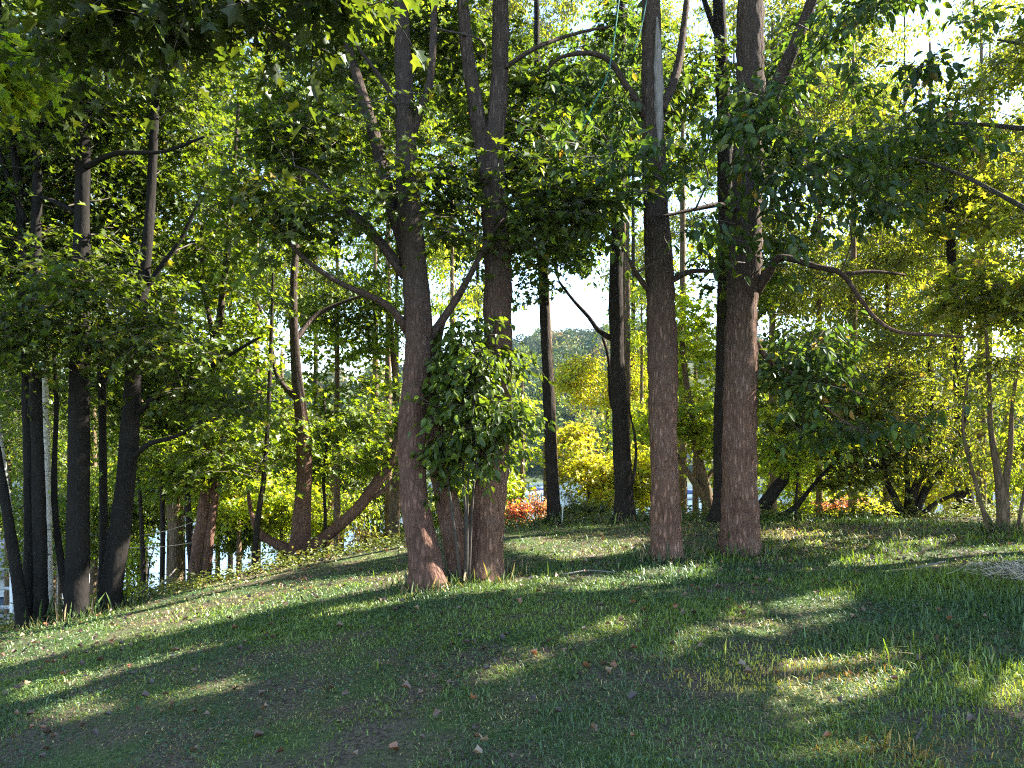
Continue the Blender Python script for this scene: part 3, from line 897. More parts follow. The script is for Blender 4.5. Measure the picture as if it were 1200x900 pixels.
tree("straight_dark_tree", "straight dark trunk standing left of the leaning dark trunk", "tree",
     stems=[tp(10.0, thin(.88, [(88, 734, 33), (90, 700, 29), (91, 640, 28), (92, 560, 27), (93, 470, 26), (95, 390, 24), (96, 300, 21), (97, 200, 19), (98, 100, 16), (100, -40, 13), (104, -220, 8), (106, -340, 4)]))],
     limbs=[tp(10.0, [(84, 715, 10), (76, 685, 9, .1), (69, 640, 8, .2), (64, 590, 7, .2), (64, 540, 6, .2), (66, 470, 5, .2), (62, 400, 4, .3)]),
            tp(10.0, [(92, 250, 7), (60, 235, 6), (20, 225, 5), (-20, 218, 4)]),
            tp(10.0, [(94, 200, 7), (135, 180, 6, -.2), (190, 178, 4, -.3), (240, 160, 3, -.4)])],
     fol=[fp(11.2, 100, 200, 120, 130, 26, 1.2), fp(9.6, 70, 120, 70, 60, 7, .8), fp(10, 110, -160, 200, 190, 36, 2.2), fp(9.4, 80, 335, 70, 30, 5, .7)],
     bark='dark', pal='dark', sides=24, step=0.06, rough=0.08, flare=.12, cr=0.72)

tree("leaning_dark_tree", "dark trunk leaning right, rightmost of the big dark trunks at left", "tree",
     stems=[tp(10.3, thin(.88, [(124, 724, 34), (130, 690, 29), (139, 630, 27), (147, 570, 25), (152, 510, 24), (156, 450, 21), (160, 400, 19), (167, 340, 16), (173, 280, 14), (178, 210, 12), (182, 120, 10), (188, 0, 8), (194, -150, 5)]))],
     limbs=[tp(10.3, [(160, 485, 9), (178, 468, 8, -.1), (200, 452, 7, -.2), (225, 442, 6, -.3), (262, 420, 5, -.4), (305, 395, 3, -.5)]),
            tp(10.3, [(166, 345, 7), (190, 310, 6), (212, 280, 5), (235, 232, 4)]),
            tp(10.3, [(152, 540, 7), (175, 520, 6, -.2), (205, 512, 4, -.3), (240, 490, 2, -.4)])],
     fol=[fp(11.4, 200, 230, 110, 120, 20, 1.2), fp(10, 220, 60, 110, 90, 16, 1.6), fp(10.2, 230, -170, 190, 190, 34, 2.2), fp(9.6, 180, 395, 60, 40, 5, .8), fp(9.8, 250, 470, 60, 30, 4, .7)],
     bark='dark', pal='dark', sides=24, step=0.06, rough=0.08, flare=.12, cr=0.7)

tree("thin_grey_tree", "thin grey trunk between the straight and the leaning dark trunks", "tree",
     stems=[tp(11.2, [(117, 706, 10), (121, 640, 9), (121, 570, 9), (120, 480, 9), (118, 400, 8), (122, 300, 7), (124, 180, 6), (126, 40, 4)])],
     limbs=[tp(11.2, [(119, 460, 5), (132, 420, 5, .1), (140, 380, 4, .1), (138, 310, 3, .1)])],
     fol=[fp(11.4, 130, 300, 90, 100, 14, 1.3)], bark='dark', pal='mid', cr=0.75)

tree("birch", "pale birch trunk leaning left at the picture's left edge", "birch tree",
     stems=[tp(11.6, [(24, 742, 8), (19, 680, 8), (12, 610, 8), (6, 560, 7), (0, 510, 6), (-6, 440, 5), (-12, 340, 4)])],
     fol=[fp(12, 0, 420, 70, 70, 10, 1.2)], bark='birch', leaf='oval', size=0.09, pal='mid', cr=0.7, flare=0.1, rough=0.03)
tree("birch", "white birch trunk with dark bands right beside the two pressed trunks", "birch tree",
     stems=[tp(11.0, [(58, 744, 10), (57, 690, 10), (56, 620, 9), (55, 550, 8), (54, 480, 7), (52, 400, 6), (50, 300, 4)])],
     fol=[fp(11.6, 60, 450, 60, 70, 10, 1.2)], bark='birch', leaf='oval', size=0.09, pal='mid', cr=0.7, flare=0.1, rough=0.03)

# ================================================================== MIDDLE LEFT
tree("split_trunk_tree", "pair of reddish trunks leaning right with a pale sunlit streak between them", "tree",
     stems=[tp(13.0, [(226, 686, 18), (232, 640, 14), (238, 600, 13), (243, 550, 12), (247, 500, 10), (250, 440, 9), (258, 370, 8), (266, 300, 7), (272, 230, 5), (280, 120, 4)]),
            tp(13.05, [(238, 684, 14), (245, 630, 12), (251, 580, 11), (256, 530, 10), (258, 480, 8), (250, 400, 6), (238, 330, 5), (236, 260, 4)])],
     fol=[fp(13.4, 245, 420, 80, 80, 16, 1.3), fp(12.8, 235, 520, 90, 45, 13, 1.0), fp(13.4, 260, 280, 90, 90, 14, 1.4)],
     bark='red', pal='mid', size=0.12, cr=0.75)

for (lab, yy, st) in (
        ("thin dark sapling stem, leftmost of the three behind the leaning dark trunk", 13.0, [(170, 692, 5), (166, 620, 5), (163, 560, 4), (160, 480, 4), (162, 400, 3)]),
        ("thin dark sapling stem just left of the brown trunk, in front of the water", 13.4, [(189, 684, 6), (191, 620, 6), (190, 560, 5), (193, 480, 4), (196, 400, 3)]),
        ("black sapling stem touching the left side of the pair of reddish trunks", 13.8, [(227, 668, 8), (222, 620, 8), (219, 570, 7), (218, 510, 6), (212, 440, 4)]),
        ("dark sapling stem leaning slightly right before the wide forked tree", 13.2, [(296, 660, 7), (302, 610, 7), (308, 570, 6), (313, 510, 5), (317, 420, 5), (320, 320, 3)]),
        ("crooked sapling stem under the long right limb of the wide forked tree", 15.0, [(382, 650, 5), (381, 600, 4), (379, 560, 4), (383, 520, 3), (380, 470, 3)])):
    x = st[-1]
    tree("sapling", lab, "sapling", [tp(yy, st)], fol=[fp(yy + .2, x[0], x[1] + 30, 45, 60, 8, .8)], bark='black', pal='mid', size=0.115, cr=0.62, flare=0.05, group="saplings along the lawn edge")

tree("brown_trunk_tree", "broad light brown trunk standing down the slope behind the thin saplings", "tree",
     stems=[tp(16.5, [(207, 672, 19), (206, 640, 16), (203, 590, 15), (201, 540, 13), (200, 470, 11), (202, 380, 9), (205, 280, 6)])],
     fol=[fp(16.8, 195, 430, 90, 90, 15, 1.6), fp(16, 190, 555, 55, 28, 6, 1.2)], bark='brown', pal='mid', size=0.13, cr=0.85)

tree("wide_forked_tree", "reddish dark tree forking low, with one long limb reaching right and a short one left", "tree",
     stems=[tp(14.0, [(352, 656, 34), (353, 625, 23), (355, 585, 19), (357, 545, 18), (354, 500, 16), (349, 450, 13), (345, 400, 11), (344, 330, 9), (350, 250, 7), (352, 160, 5)])],
     limbs=[tp(14.0, [(356, 648, 16), (372, 636, 15), (392, 620, 14), (414, 601, 14), (432, 580, 14), (446, 560, 13), (458, 541, 11), (465, 515, 9), (474, 480, 7), (478, 430, 5)]),
            tp(14.0, [(430, 585, 7), (446, 578, 5), (462, 560, 4), (470, 555, 3)]),
            tp(14.0, [(348, 648, 14), (335, 642, 12), (322, 636, 10), (308, 628, 9), (300, 618, 7), (294, 600, 5), (290, 570, 4)]),
            tp(14.0, [(345, 400, 7), (370, 370, 6, .3), (400, 355, 4, .4), (430, 345, 3, .4)]),
            tp(14.0, [(350, 470, 7), (325, 440, 6, .2), (315, 390, 4, .3), (300, 350, 3, .4)])],
     fol=[fp(14.2, 340, 440, 100, 80, 20, 1.5), fp(13.6, 300, 500, 70, 40, 8, .8), fp(14.2, 420, 460, 60, 70, 13, 1.3), fp(14.4, 360, 330, 110, 80, 15, 1.6), fp(14, 430, 540, 40, 30, 4, .8), fp(14.6, 330, 200, 110, 80, 12, 1.6)],
     bark='red', pal='mid', size=0.12, cr=0.75)

tree("light_brown_tree", "short light brown trunk seen just left of the slim reddish lawn trunk", "tree",
     stems=[tp(17.0, [(461, 640, 15), (462, 610, 13), (464, 575, 13), (467, 540, 11), (466, 500, 9), (462, 430, 7), (455, 340, 5)])],
     limbs=[tp(17.0, [(467, 550, 7), (474, 520, 6), (484, 490, 4)])],
     fol=[fp(17.2, 450, 450, 80, 80, 13, 1.5)], bark='brown', pal='mid', size=0.13, cr=0.85)
tree("pale_tree", "pale tan trunk below the long right limb of the wide forked tree", "tree",
     stems=[tp(18.0, [(384, 655, 14), (386, 620, 12), (389, 590, 9), (392, 550, 7), (393, 500, 6), (396, 420, 4)])],
     fol=[fp(18.2, 395, 430, 70, 70, 9, 1.5), fp(18, 350, 575, 40, 22, 4, 1)], bark='brown', pal='lime', size=0.13, cr=0.85)

# ================================================================== RIGHT SIDE
tree("forked_brown_tree", "brown trunk forking low in front of the water, seen between the two thick lawn trunks", "tree",
     stems=[tp(16.5, [(834, 612, 17), (829, 585, 15), (823, 560, 13), (817, 530, 11), (811, 490, 9), (803, 440, 7), (798, 380, 5)])],
     limbs=[tp(16.5, [(829, 592, 9), (818, 572, 8, -.1), (807, 555, 7, -.1), (797, 540, 5, -.1), (785, 520, 3)]),
            tp(16.5, [(826, 565, 6), (835, 552, 5, .1), (845, 540, 4, .1), (860, 500, 3)])],
     fol=[fp(16.6, 815, 500, 45, 40, 11, 1.0), fp(16.8, 810, 400, 60, 70, 13, 1.4)], bark='brown', pal='lime', size=0.13, cr=0.7)

tree("low_limbed_tree", "tree with two dark limbs leaning far right from behind the thickest trunk", "tree",
     stems=[tp(14.0, [(880, 618, 20), (889, 602, 17), (900, 586, 15), (914, 567, 14), (928, 548, 12), (938, 530, 10), (952, 508, 8), (975, 480, 6), (1000, 450, 4)])],
     limbs=[tp(14.0, [(886, 606, 9), (900, 605, 8, -.1), (918, 603, 7, -.2), (934, 592, 6, -.2), (948, 575, 5, -.2), (964, 556, 4, -.2), (985, 536, 4, -.2), (1010, 518, 3, -.2)]),
            tp(14.0, [(926, 552, 6), (934, 520, 5, .2), (932, 480, 4, .3), (925, 430, 3, .3)])],
     fol=[fp(14.2, 960, 500, 75, 40, 14, 1.2), fp(14.2, 940, 440, 80, 60, 13, 1.3), fp(13.9, 990, 555, 60, 24, 6, .7), fp(14.3, 1020, 450, 70, 60, 10, 1.3)],
     bark='black', pal='olive', size=0.11, cr=0.7)

tree("sapling", "thin upright sapling stem in front of the two leaning dark limbs", "sapling",
     [tp(12.6, [(932, 612, 3.5), (934, 570, 3), (937, 530, 3), (941, 490, 2), (940, 440, 2)])],
     fol=[fp(12.6, 938, 510, 40, 50, 6, .6)], bark='black', pal='lime', size=0.10, cr=0.5, flare=0.05, group="saplings along the lawn edge")

shrub("many_stemmed_shrub", "big shrub of dark bare stems fanning from one point at the lawn's far right", "shrub", None,
      stems=[tp(13.6, [(1062, 602, 12), (1048, 582, 8), (1038, 560, 6), (1035, 535, 5), (1042, 505, 4), (1044, 470, 2)]),
             tp(13.6, [(1064, 602, 12), (1072, 575, 10), (1084, 545, 8), (1089, 510, 6), (1092, 470, 4), (1088, 420, 3)]),
             tp(13.6, [(1068, 602, 11), (1086, 572, 9), (1106, 548, 7), (1122, 522, 5), (1130, 495, 4), (1134, 450, 2)]),
             tp(13.6, [(1061, 602, 8), (1064, 570, 6, .1), (1062, 540, 5, .2), (1072, 500, 4, .2), (1070, 460, 2, .2)]),
             tp(13.6, [(1068, 602, 7), (1096, 590, 5, -.1), (1122, 578, 4, -.2), (1150, 560, 2, -.2)])],
      fol=[fp(13.7, 1080, 470, 90, 50, 16, 1.2), fp(13.7, 1050, 520, 60, 35, 7, .8), fp(13.6, 1120, 540, 60, 30, 7, .8), fp(13.7, 1090, 400, 90, 50, 12, 1.2)],
      bark='black', pal='olive', size=0.10, cr=0.62, leaf='oval')

tree("stout_dark_tree", "short stout dark trunk in deep shade behind the reddish shrub stems at right", "tree",
     stems=[tp(15.5, [(1131, 600, 22), (1130, 575, 20), (1129, 530, 19), (1127, 480, 16), (1122, 400, 13), (1115, 300, 10), (1110, 180, 7)])],
     fol=[fp(15.5, 1120, 420, 90, 80, 14, 1.5), fp(15.5, 1110, 260, 110, 90, 18, 1.8)], bark='black', pal='olive', size=0.13, cr=0.85)

shrub("reddish_stem_shrub", "tall shrub with smooth reddish brown stems at the right edge of the lawn", "shrub", None,
      stems=[tp(10.5, [(1178, 645, 16), (1175, 610, 14), (1173, 578, 13), (1168, 545, 8), (1161, 500, 6), (1159, 440, 5), (1154, 370, 3)]),
             tp(10.5, [(1176, 645, 12), (1178, 600, 11), (1178, 570, 9), (1184, 525, 6), (1186, 480, 5), (1194, 420, 3)]),
             tp(10.4, [(1160, 640, 6), (1155, 610, 5), (1147, 580, 5), (1139, 550, 4), (1131, 520, 4), (1128, 490, 3), (1134, 440, 2)]),
             tp(10.4, [(1170, 642, 5), (1163, 615, 4), (1155, 600, 3), (1146, 585, 2)]),
             tp(10.6, [(1190, 640, 4), (1196, 600, 4), (1204, 550, 3), (1206, 490, 2)])],
      fol=[fp(10.6, 1175, 440, 60, 50, 12, .7), fp(10.6, 1150, 500, 50, 40, 6, .6), fp(10.7, 1190, 500, 40, 50, 7, .7), fp(10.6, 1180, 360, 60, 40, 8, .8)],
      bark='brown', pal='olive', size=0.085, cr=0.5, leaf='oval', nl=120)

# ================================================================== TREES DOWN THE SLOPE
def bgtree(label, Y, px, base_py, w, fol, pal, size=0.16, cr=1.0, nl=130, bark='brown', cat="tree", name="slope_tree", leaf='oval', lean=0, top=None):
    top = top if top is not None else min(f[1] for f in fol) - 10
    st = [(px, base_py, w), (px + lean * .3, base_py * .7 + top * .3, w * .8), (px + lean * .7, base_py * .35 + top * .65, w * .55), (px + lean, top, w * .25)]
    return tree(name, label, cat, [tp(Y, st)], fol=[fp(Y, *f) for f in fol], bark=bark, pal=pal, size=size * .84, cr=cr, nl=nl * 1.5, leaf=leaf,
                group="trees on the slope below the lawn", sides=9, step=0.3, cull=True)


bgtree("bright yellow green maple filling the gap just right of the double trunk", 20, 612, 660, 8, [(578, 570, 16, 46, 16, 1.6), (604, 500, 28, 40, 18, 1.6), (600, 445, 22, 36, 10, 1.4)], 'lime', size=0.15, cr=.75, leaf='maple')
bgtree("golden yellow tree behind and between the two slim crest trunks", 21, 690, 650, 8, [(700, 560, 34, 36, 12, 1.6), (675, 518, 22, 14, 4, 1.4), (745, 560, 28, 45, 12, 1.5)], 'yellow', size=0.15, cr=.72, leaf='maple')
bgtree("yellow tree with thin dark branches left of the crest trunk", 26, 712, 660, 7, [(700, 450, 30, 34, 10, 1.8), (672, 440, 24, 18, 5, 1.5), (745, 440, 30, 60, 11, 2)], 'yellow', size=0.17, cr=.75)
bgtree("yellow green tree seen between the crest trunk and the bare patched trunk", 24, 752, 660, 8, [(750, 510, 30, 40, 10, 1.8), (755, 370, 30, 50, 8, 2)], 'lime', size=0.17, cr=.8)
bgtree("pale golden tree right of the bare patched trunk", 23, 815, 650, 9, [(812, 480, 45, 50, 12, 2), (815, 380, 50, 60, 11, 2), (850, 560, 14, 20, 3, 1)], 'lime', size=0.16, cr=.85)
bgtree("lime green tree behind the low leaning limbs", 22, 935, 660, 10, [(930, 540, 60, 45, 16, 2), (970, 590, 60, 20, 8, 1.2), (930, 430, 70, 60, 12, 2)], 'lime', size=0.16, cr=.85)
bgtree("yellow tree behind the many stemmed shrub", 23, 1075, 650, 10, [(1050, 500, 70, 50, 14, 2), (1100, 560, 60, 34, 12, 1.6), (1040, 580, 50, 16, 5, 1)], 'yellow', size=0.16, cr=.85)
bgtree("olive yellow tree at the far right beyond the reddish shrub", 22, 1180, 650, 10, [(1180, 540, 50, 50, 13, 2), (1190, 430, 60, 70, 15, 2), (1215, 560, 40, 40, 6, 2)], 'lime', size=0.16, cr=.85)
bgtree("tall olive tree with rusty tips rising beyond the many stemmed shrub", 21, 1040, 640, 12, [(1040, 370, 80, 70, 18, 2), (1090, 270, 90, 70, 17, 2), (1000, 280, 50, 60, 8, 2)], 'olive', size=0.17, cr=.95)
bgtree("rusty orange tree high at the right behind the olive tree", 27, 1110, 640, 11, [(1120, 150, 90, 90, 9, 2.5), (1060, 300, 80, 60, 5, 2), (1020, 200, 60, 60, 4, 2)], 'rust', size=0.19, cr=1.1)
bgtree("tall green tree rising behind the slim lawn trunk", 22, 440, 680, 12, [(420, 400, 80, 60, 14, 2.2), (440, 280, 80, 70, 11, 2.2), (430, 540, 60, 40, 9, 2)], 'mid', size=0.17, cr=1.0)
bgtree("yellow green tree between the slim lawn trunk and the double trunk", 25, 530, 680, 10, [(530, 330, 40, 70, 10, 2), (535, 540, 60, 60, 10, 2), (540, 200, 60, 60, 7, 2)], 'lime', size=0.17, cr=1.0)
bgtree("green tree behind the wide forked tree", 21, 330, 700, 12, [(330, 540, 70, 50, 14, 2), (300, 420, 70, 60, 14, 2.2), (320, 600, 60, 22, 6, 1.5)], 'mid', size=0.16, cr=.95)
bgtree("bright green low tree lit beside the pair of reddish trunks", 17, 280, 690, 8, [(285, 580, 40, 20, 7, 1), (262, 600, 30, 18, 4, 1)], 'lime', size=0.13, cr=.6, leaf='maple')
bgtree("green tree behind the brown trunk on the left slope", 22, 200, 720, 11, [(190, 500, 70, 60, 15, 2), (180, 390, 70, 60, 10, 2.2), (210, 590, 50, 30, 5, 1.4)], 'mid', size=0.16, cr=.95)
bgtree("green tree behind the straight and leaning dark trunks", 21, 110, 740, 11, [(110, 520, 60, 70, 16, 2), (100, 420, 70, 70, 13, 2.2), (120, 610, 40, 30, 6, 1.4)], 'mid', size=0.16, cr=.95)
bgtree("green tree at the far left beyond the birches", 20, 10, 760, 11, [(10, 520, 70, 70, 17, 2), (-20, 400, 80, 80, 14, 2.2), (0, 610, 30, 20, 3, 1.4)], 'mid', size=0.16, cr=.95)
bgtree("tall tree with thin crown high behind the double trunk", 20, 655, 660, 9, [(640, 90, 80, 80, 15, 2), (680, 190, 50, 60, 8, 1.8)], 'olive', size=0.16, cr=.95, lean=-20, top=150)
bgtree("tall tree with thin crown high behind the bare patched trunk", 22, 800, 650, 12, [(810, 190, 70, 80, 13, 2), (800, 60, 100, 70, 13, 2)], 'olive', size=0.17, cr=1.0)
bgtree("tall green tree high behind the wide forked tree", 22, 300, 700, 13, [(270, 300, 90, 80, 15, 2.2), (330, 150, 110, 100, 18, 2.4), (200, 130, 100, 100, 16, 2.4)], 'mid', size=0.17, cr=1.05)
bgtree("tall green tree high behind the left dark trunks", 21, 60, 740, 13, [(60, 290, 90, 90, 16, 2.2), (50, 120, 110, 100, 17, 2.4)], 'dark', size=0.17, cr=1.05)

# ================================================================== TREES BESIDE THE VIEW (their shade falls on the lawn)
def side_tree(label, x, y, r, h, crown, pal, leaf='maple', bark='grey', size=0.13, cr=0.95, nl=130):
    z = H1(x, y)
    j = lambda a: rng.uniform(-a, a)
    st = [(x, y, z, r), (x + j(.1), y + j(.1), z + h * .25, r * .85), (x + j(.3), y + j(.3), z + h * .55, r * .6), (x + j(.4), y + j(.4), z + h * .8, r * .35), (x + j(.5), y + j(.5), z + h, r * .12)]
    limbs = []
    for k in range(7):
        a = rng.uniform(0, 2 * math.pi); t = rng.uniform(.3, .75)
        b = np.array([x, y, z + h * t]); L = rng.uniform(2.0, 3.4)
        d = np.array([math.cos(a), math.sin(a), rng.uniform(.2, .7)])
        limbs.append([(*b, r * .35), (*(b + d * L * .4), r * .25), (*(b + d * L * .75 + np.array([0, 0, .1])), r * .16), (*(b + d * L), r * .08)])
    return tree("shade_tree", label, "tree", [st], limbs, [(x + cx, y + cyy, z + cz, rx, ry, rz, n) for cx, cyy, cz, rx, ry, rz, n in crown], bark=bark, pal=pal, leaf=leaf, size=size, cr=cr, nl=nl, group="shade trees right of the lawn")


side_tree("yellow green tree whose branches hang into the picture's upper right corner", 8.6, 9.6, 0.17, 9.5, [(-1.2, 0, 4.6, 1.8, 1.6, 1.3, 26), (-.4, 0, 6.8, 2.4, 2.0, 1.8, 34), (-2.2, .6, 3.4, .9, .8, .5, 6)], 'olive')
side_tree("green tree standing right of the lawn, nearest of the shade trees", 8.3, 5.6, 0.16, 8.5, [(0, 0, 5.6, 2.4, 2.2, 2.2, 72)], 'mid')
side_tree("tall green tree right of the lawn behind the nearest shade tree", 12.2, 8.2, 0.2, 12, [(0, 0, 7.2, 3.2, 3.0, 3.2, 110)], 'mid', size=0.14)
side_tree("broad green tree farthest right of the lawn", 16.5, 10.5, 0.22, 14, [(0, 0, 8.8, 3.4, 3.2, 3.8, 80)], 'mid', size=0.15, cr=1.1)
side_tree("tall tree right of the lawn near its far edge", 13.5, 13.2, 0.2, 13, [(0, 0, 8.2, 3.2, 2.6, 3.6, 70)], 'mid', size=0.15, cr=1.1)
side_tree("wide tree right of the lawn close to the camera side", 14.5, 4.6, 0.2, 12, [(0, 0, 7.6, 3.4, 3.0, 3.4, 110)], 'mid', size=0.15, cr=1.1)
side_tree("tallest tree right of the lawn", 21, 7.5, 0.25, 17, [(0, 0, 11.0, 3.8, 3.6, 4.6, 80)], 'mid', size=0.16, cr=1.2)

side_tree("unseen slim tree added for shade between the nearest shade tree and the one hanging into the picture", 9.0, 7.7, 0.15, 11, [(0, 0, 8.0, 2.4, 2.0, 2.4, 70)], 'mid', size=0.14)  # out of view, added so its crown shades the near left lawn
side_tree("unseen green tree added for shade right of the camera, standing closest to it", 10.2, 3.0, 0.17, 10, [(0, 0, 6.2, 2.8, 2.4, 2.8, 90)], 'mid', size=0.14)  # another unseen tree, added to keep sun off the lower left grass

# maple beside the camera whose branch tips hang into the top left of the view
near_st = [(-4.6, 3.2, 0, .16), (-4.5, 3.2, 1.6, .14), (-4.3, 3.4, 3.2, .11), (-4.2, 3.5, 5.2, .07), (-4.1, 3.6, 7, .03)]
tree("overhanging_maple", "maple at the left whose big near leaves hang into the top left of the view", "tree",
     stems=[near_st],
     limbs=[[(-4.35, 3.4, 3.2, .05), (-3.2, 3.9, 4.3, .035), (-2.2, 4.2, 4.5, .02), (-1.2, 4.4, 4.45, .008)],
            [(-4.3, 3.4, 3.4, .05), (-3.8, 4.6, 4.6, .03), (-3.4, 5.6, 5.0, .012)]],
     fol=[fp(4.6, 250, 5, 130, 36, 8, .5), fp(4.4, 385, -5, 30, 20, 2, .2), fp(5.2, 100, 20, 80, 50, 5, .5), (-4.2, 3.5, 5.2, 1.8, 1.6, 1.4, 26)],
     bark='grey', pal='deep', size=0.12, cr=0.42, nl=60)
tree("sunlit_maple", "maple at the left edge whose tips hang bright yellow green into the picture", "tree",
     stems=[[(-6.3, 5.6, -.9, .10), (-6.2, 5.6, 1.5, .09), (-6.1, 5.8, 3.5, .06), (-6, 5.9, 5, .02)]],
     limbs=[[(-6.1, 5.8, 3.0, .03), (-5.2, 6.4, 4.3, .02), (-4.5, 6.6, 4.6, .008)]],
     fol=[fp(6.6, 8, 85, 26, 40, 6, .3), fp(6.6, 130, 30, 25, 25, 3, .3), (-6, 5.9, 4.9, 1.0, 1.0, .8, 10)],
     bark='grey', pal='lime', size=0.13, cr=0.4, nl=55, cull=False)
bgtree("low leafy tree covering the water behind the straight dark trunk", 17, 70, 760, 6, [(75, 600, 50, 40, 10, 1.2), (30, 640, 40, 24, 4, 1), (110, 640, 40, 26, 5, 1)], 'mid', size=0.13, cr=.65)
bgtree("low leafy tree covering the water behind the saplings", 18, 215, 710, 6, [(215, 570, 60, 36, 11, 1.2), (160, 600, 40, 26, 6, 1.1), (262, 625, 26, 18, 4, 1)], 'mid', size=0.13, cr=.65)
bgtree("low yellow green tree just beyond the crest behind the wide forked tree", 18.5, 330, 680, 6, [(320, 590, 40, 28, 8, 1), (385, 600, 50, 26, 9, 1.2), (345, 640, 40, 12, 4, .8)], 'lime', size=0.13, cr=.6)
bgtree("green tree filling the space behind the long right limb", 20, 430, 670, 8, [(430, 590, 50, 30, 10, 1.3), (450, 545, 50, 30, 8, 1.3), (475, 625, 24, 14, 3, .8)], 'mid', size=0.14, cr=.7)
bgtree("lime tree glimpsed between the two stems of the double trunk", 19, 530, 670, 6, [(520, 600, 30, 40, 8, 1.2), (540, 640, 26, 14, 3, .8)], 'lime', size=0.14, cr=.65)
bgtree("tall airy tree in the upper right beyond the shrubs", 17, 1150, 640, 12, [(1150, 200, 80, 80, 16, 1.8), (1180, 320, 60, 60, 10, 1.6), (1080, 90, 80, 80, 14, 1.8), (1180, 40, 60, 80, 12, 1.8)], 'olive', size=0.15, cr=.9)
bgtree("tall olive tree in the upper right behind the limb of the thickest trunk", 18, 1000, 640, 12, [(1000, 180, 80, 80, 16, 1.8), (980, 60, 90, 80, 14, 1.8), (960, 320, 60, 50, 9, 1.6)], 'olive', size=0.15, cr=.9)
bgtree("yellow green tree in the upper middle behind the slim lawn trunk", 19, 455, 670, 10, [(440, 180, 60, 70, 11, 1.6), (400, 90, 80, 80, 12, 1.8), (500, 40, 70, 70, 10, 1.8)], 'mid', size=0.15, cr=.85)

# ================================================================== GRASS, WEEDS, FALLEN LEAVES
def lawn_points(n, y0, y1, wide=1.0):
    """random points on the lawn, spread evenly over the ground between two distances"""
    Y = np.sqrt(rng.uniform(y0 ** 2, y1 ** 2, n))
    X = rng.uniform(-1, 1, n) * (0.74 * Y + 1.2) * wide
    return X, Y


def dryness(x, y):
    d = 0.55 * n2(x, y, 0.55, 21) + 0.35 * n2(x, y, 1.7, 22) + 0.25 * n2(x, y, 5.0, 23)
    return (d - 0.575) / 0.22 + 0.5          # about 0 green .. 1 dry


def tallness(x, y):
    t = n2(x, y, 0.8, 31)
    right = 1 / (1 + np.exp(-(x - 1.2 - 0.1 * y) * 1.6))
    return 0.45 + 0.5 * t + right * np.clip((n2(x, y, 1.1, 32) - 0.35) * 3.2, 0, 2.2)


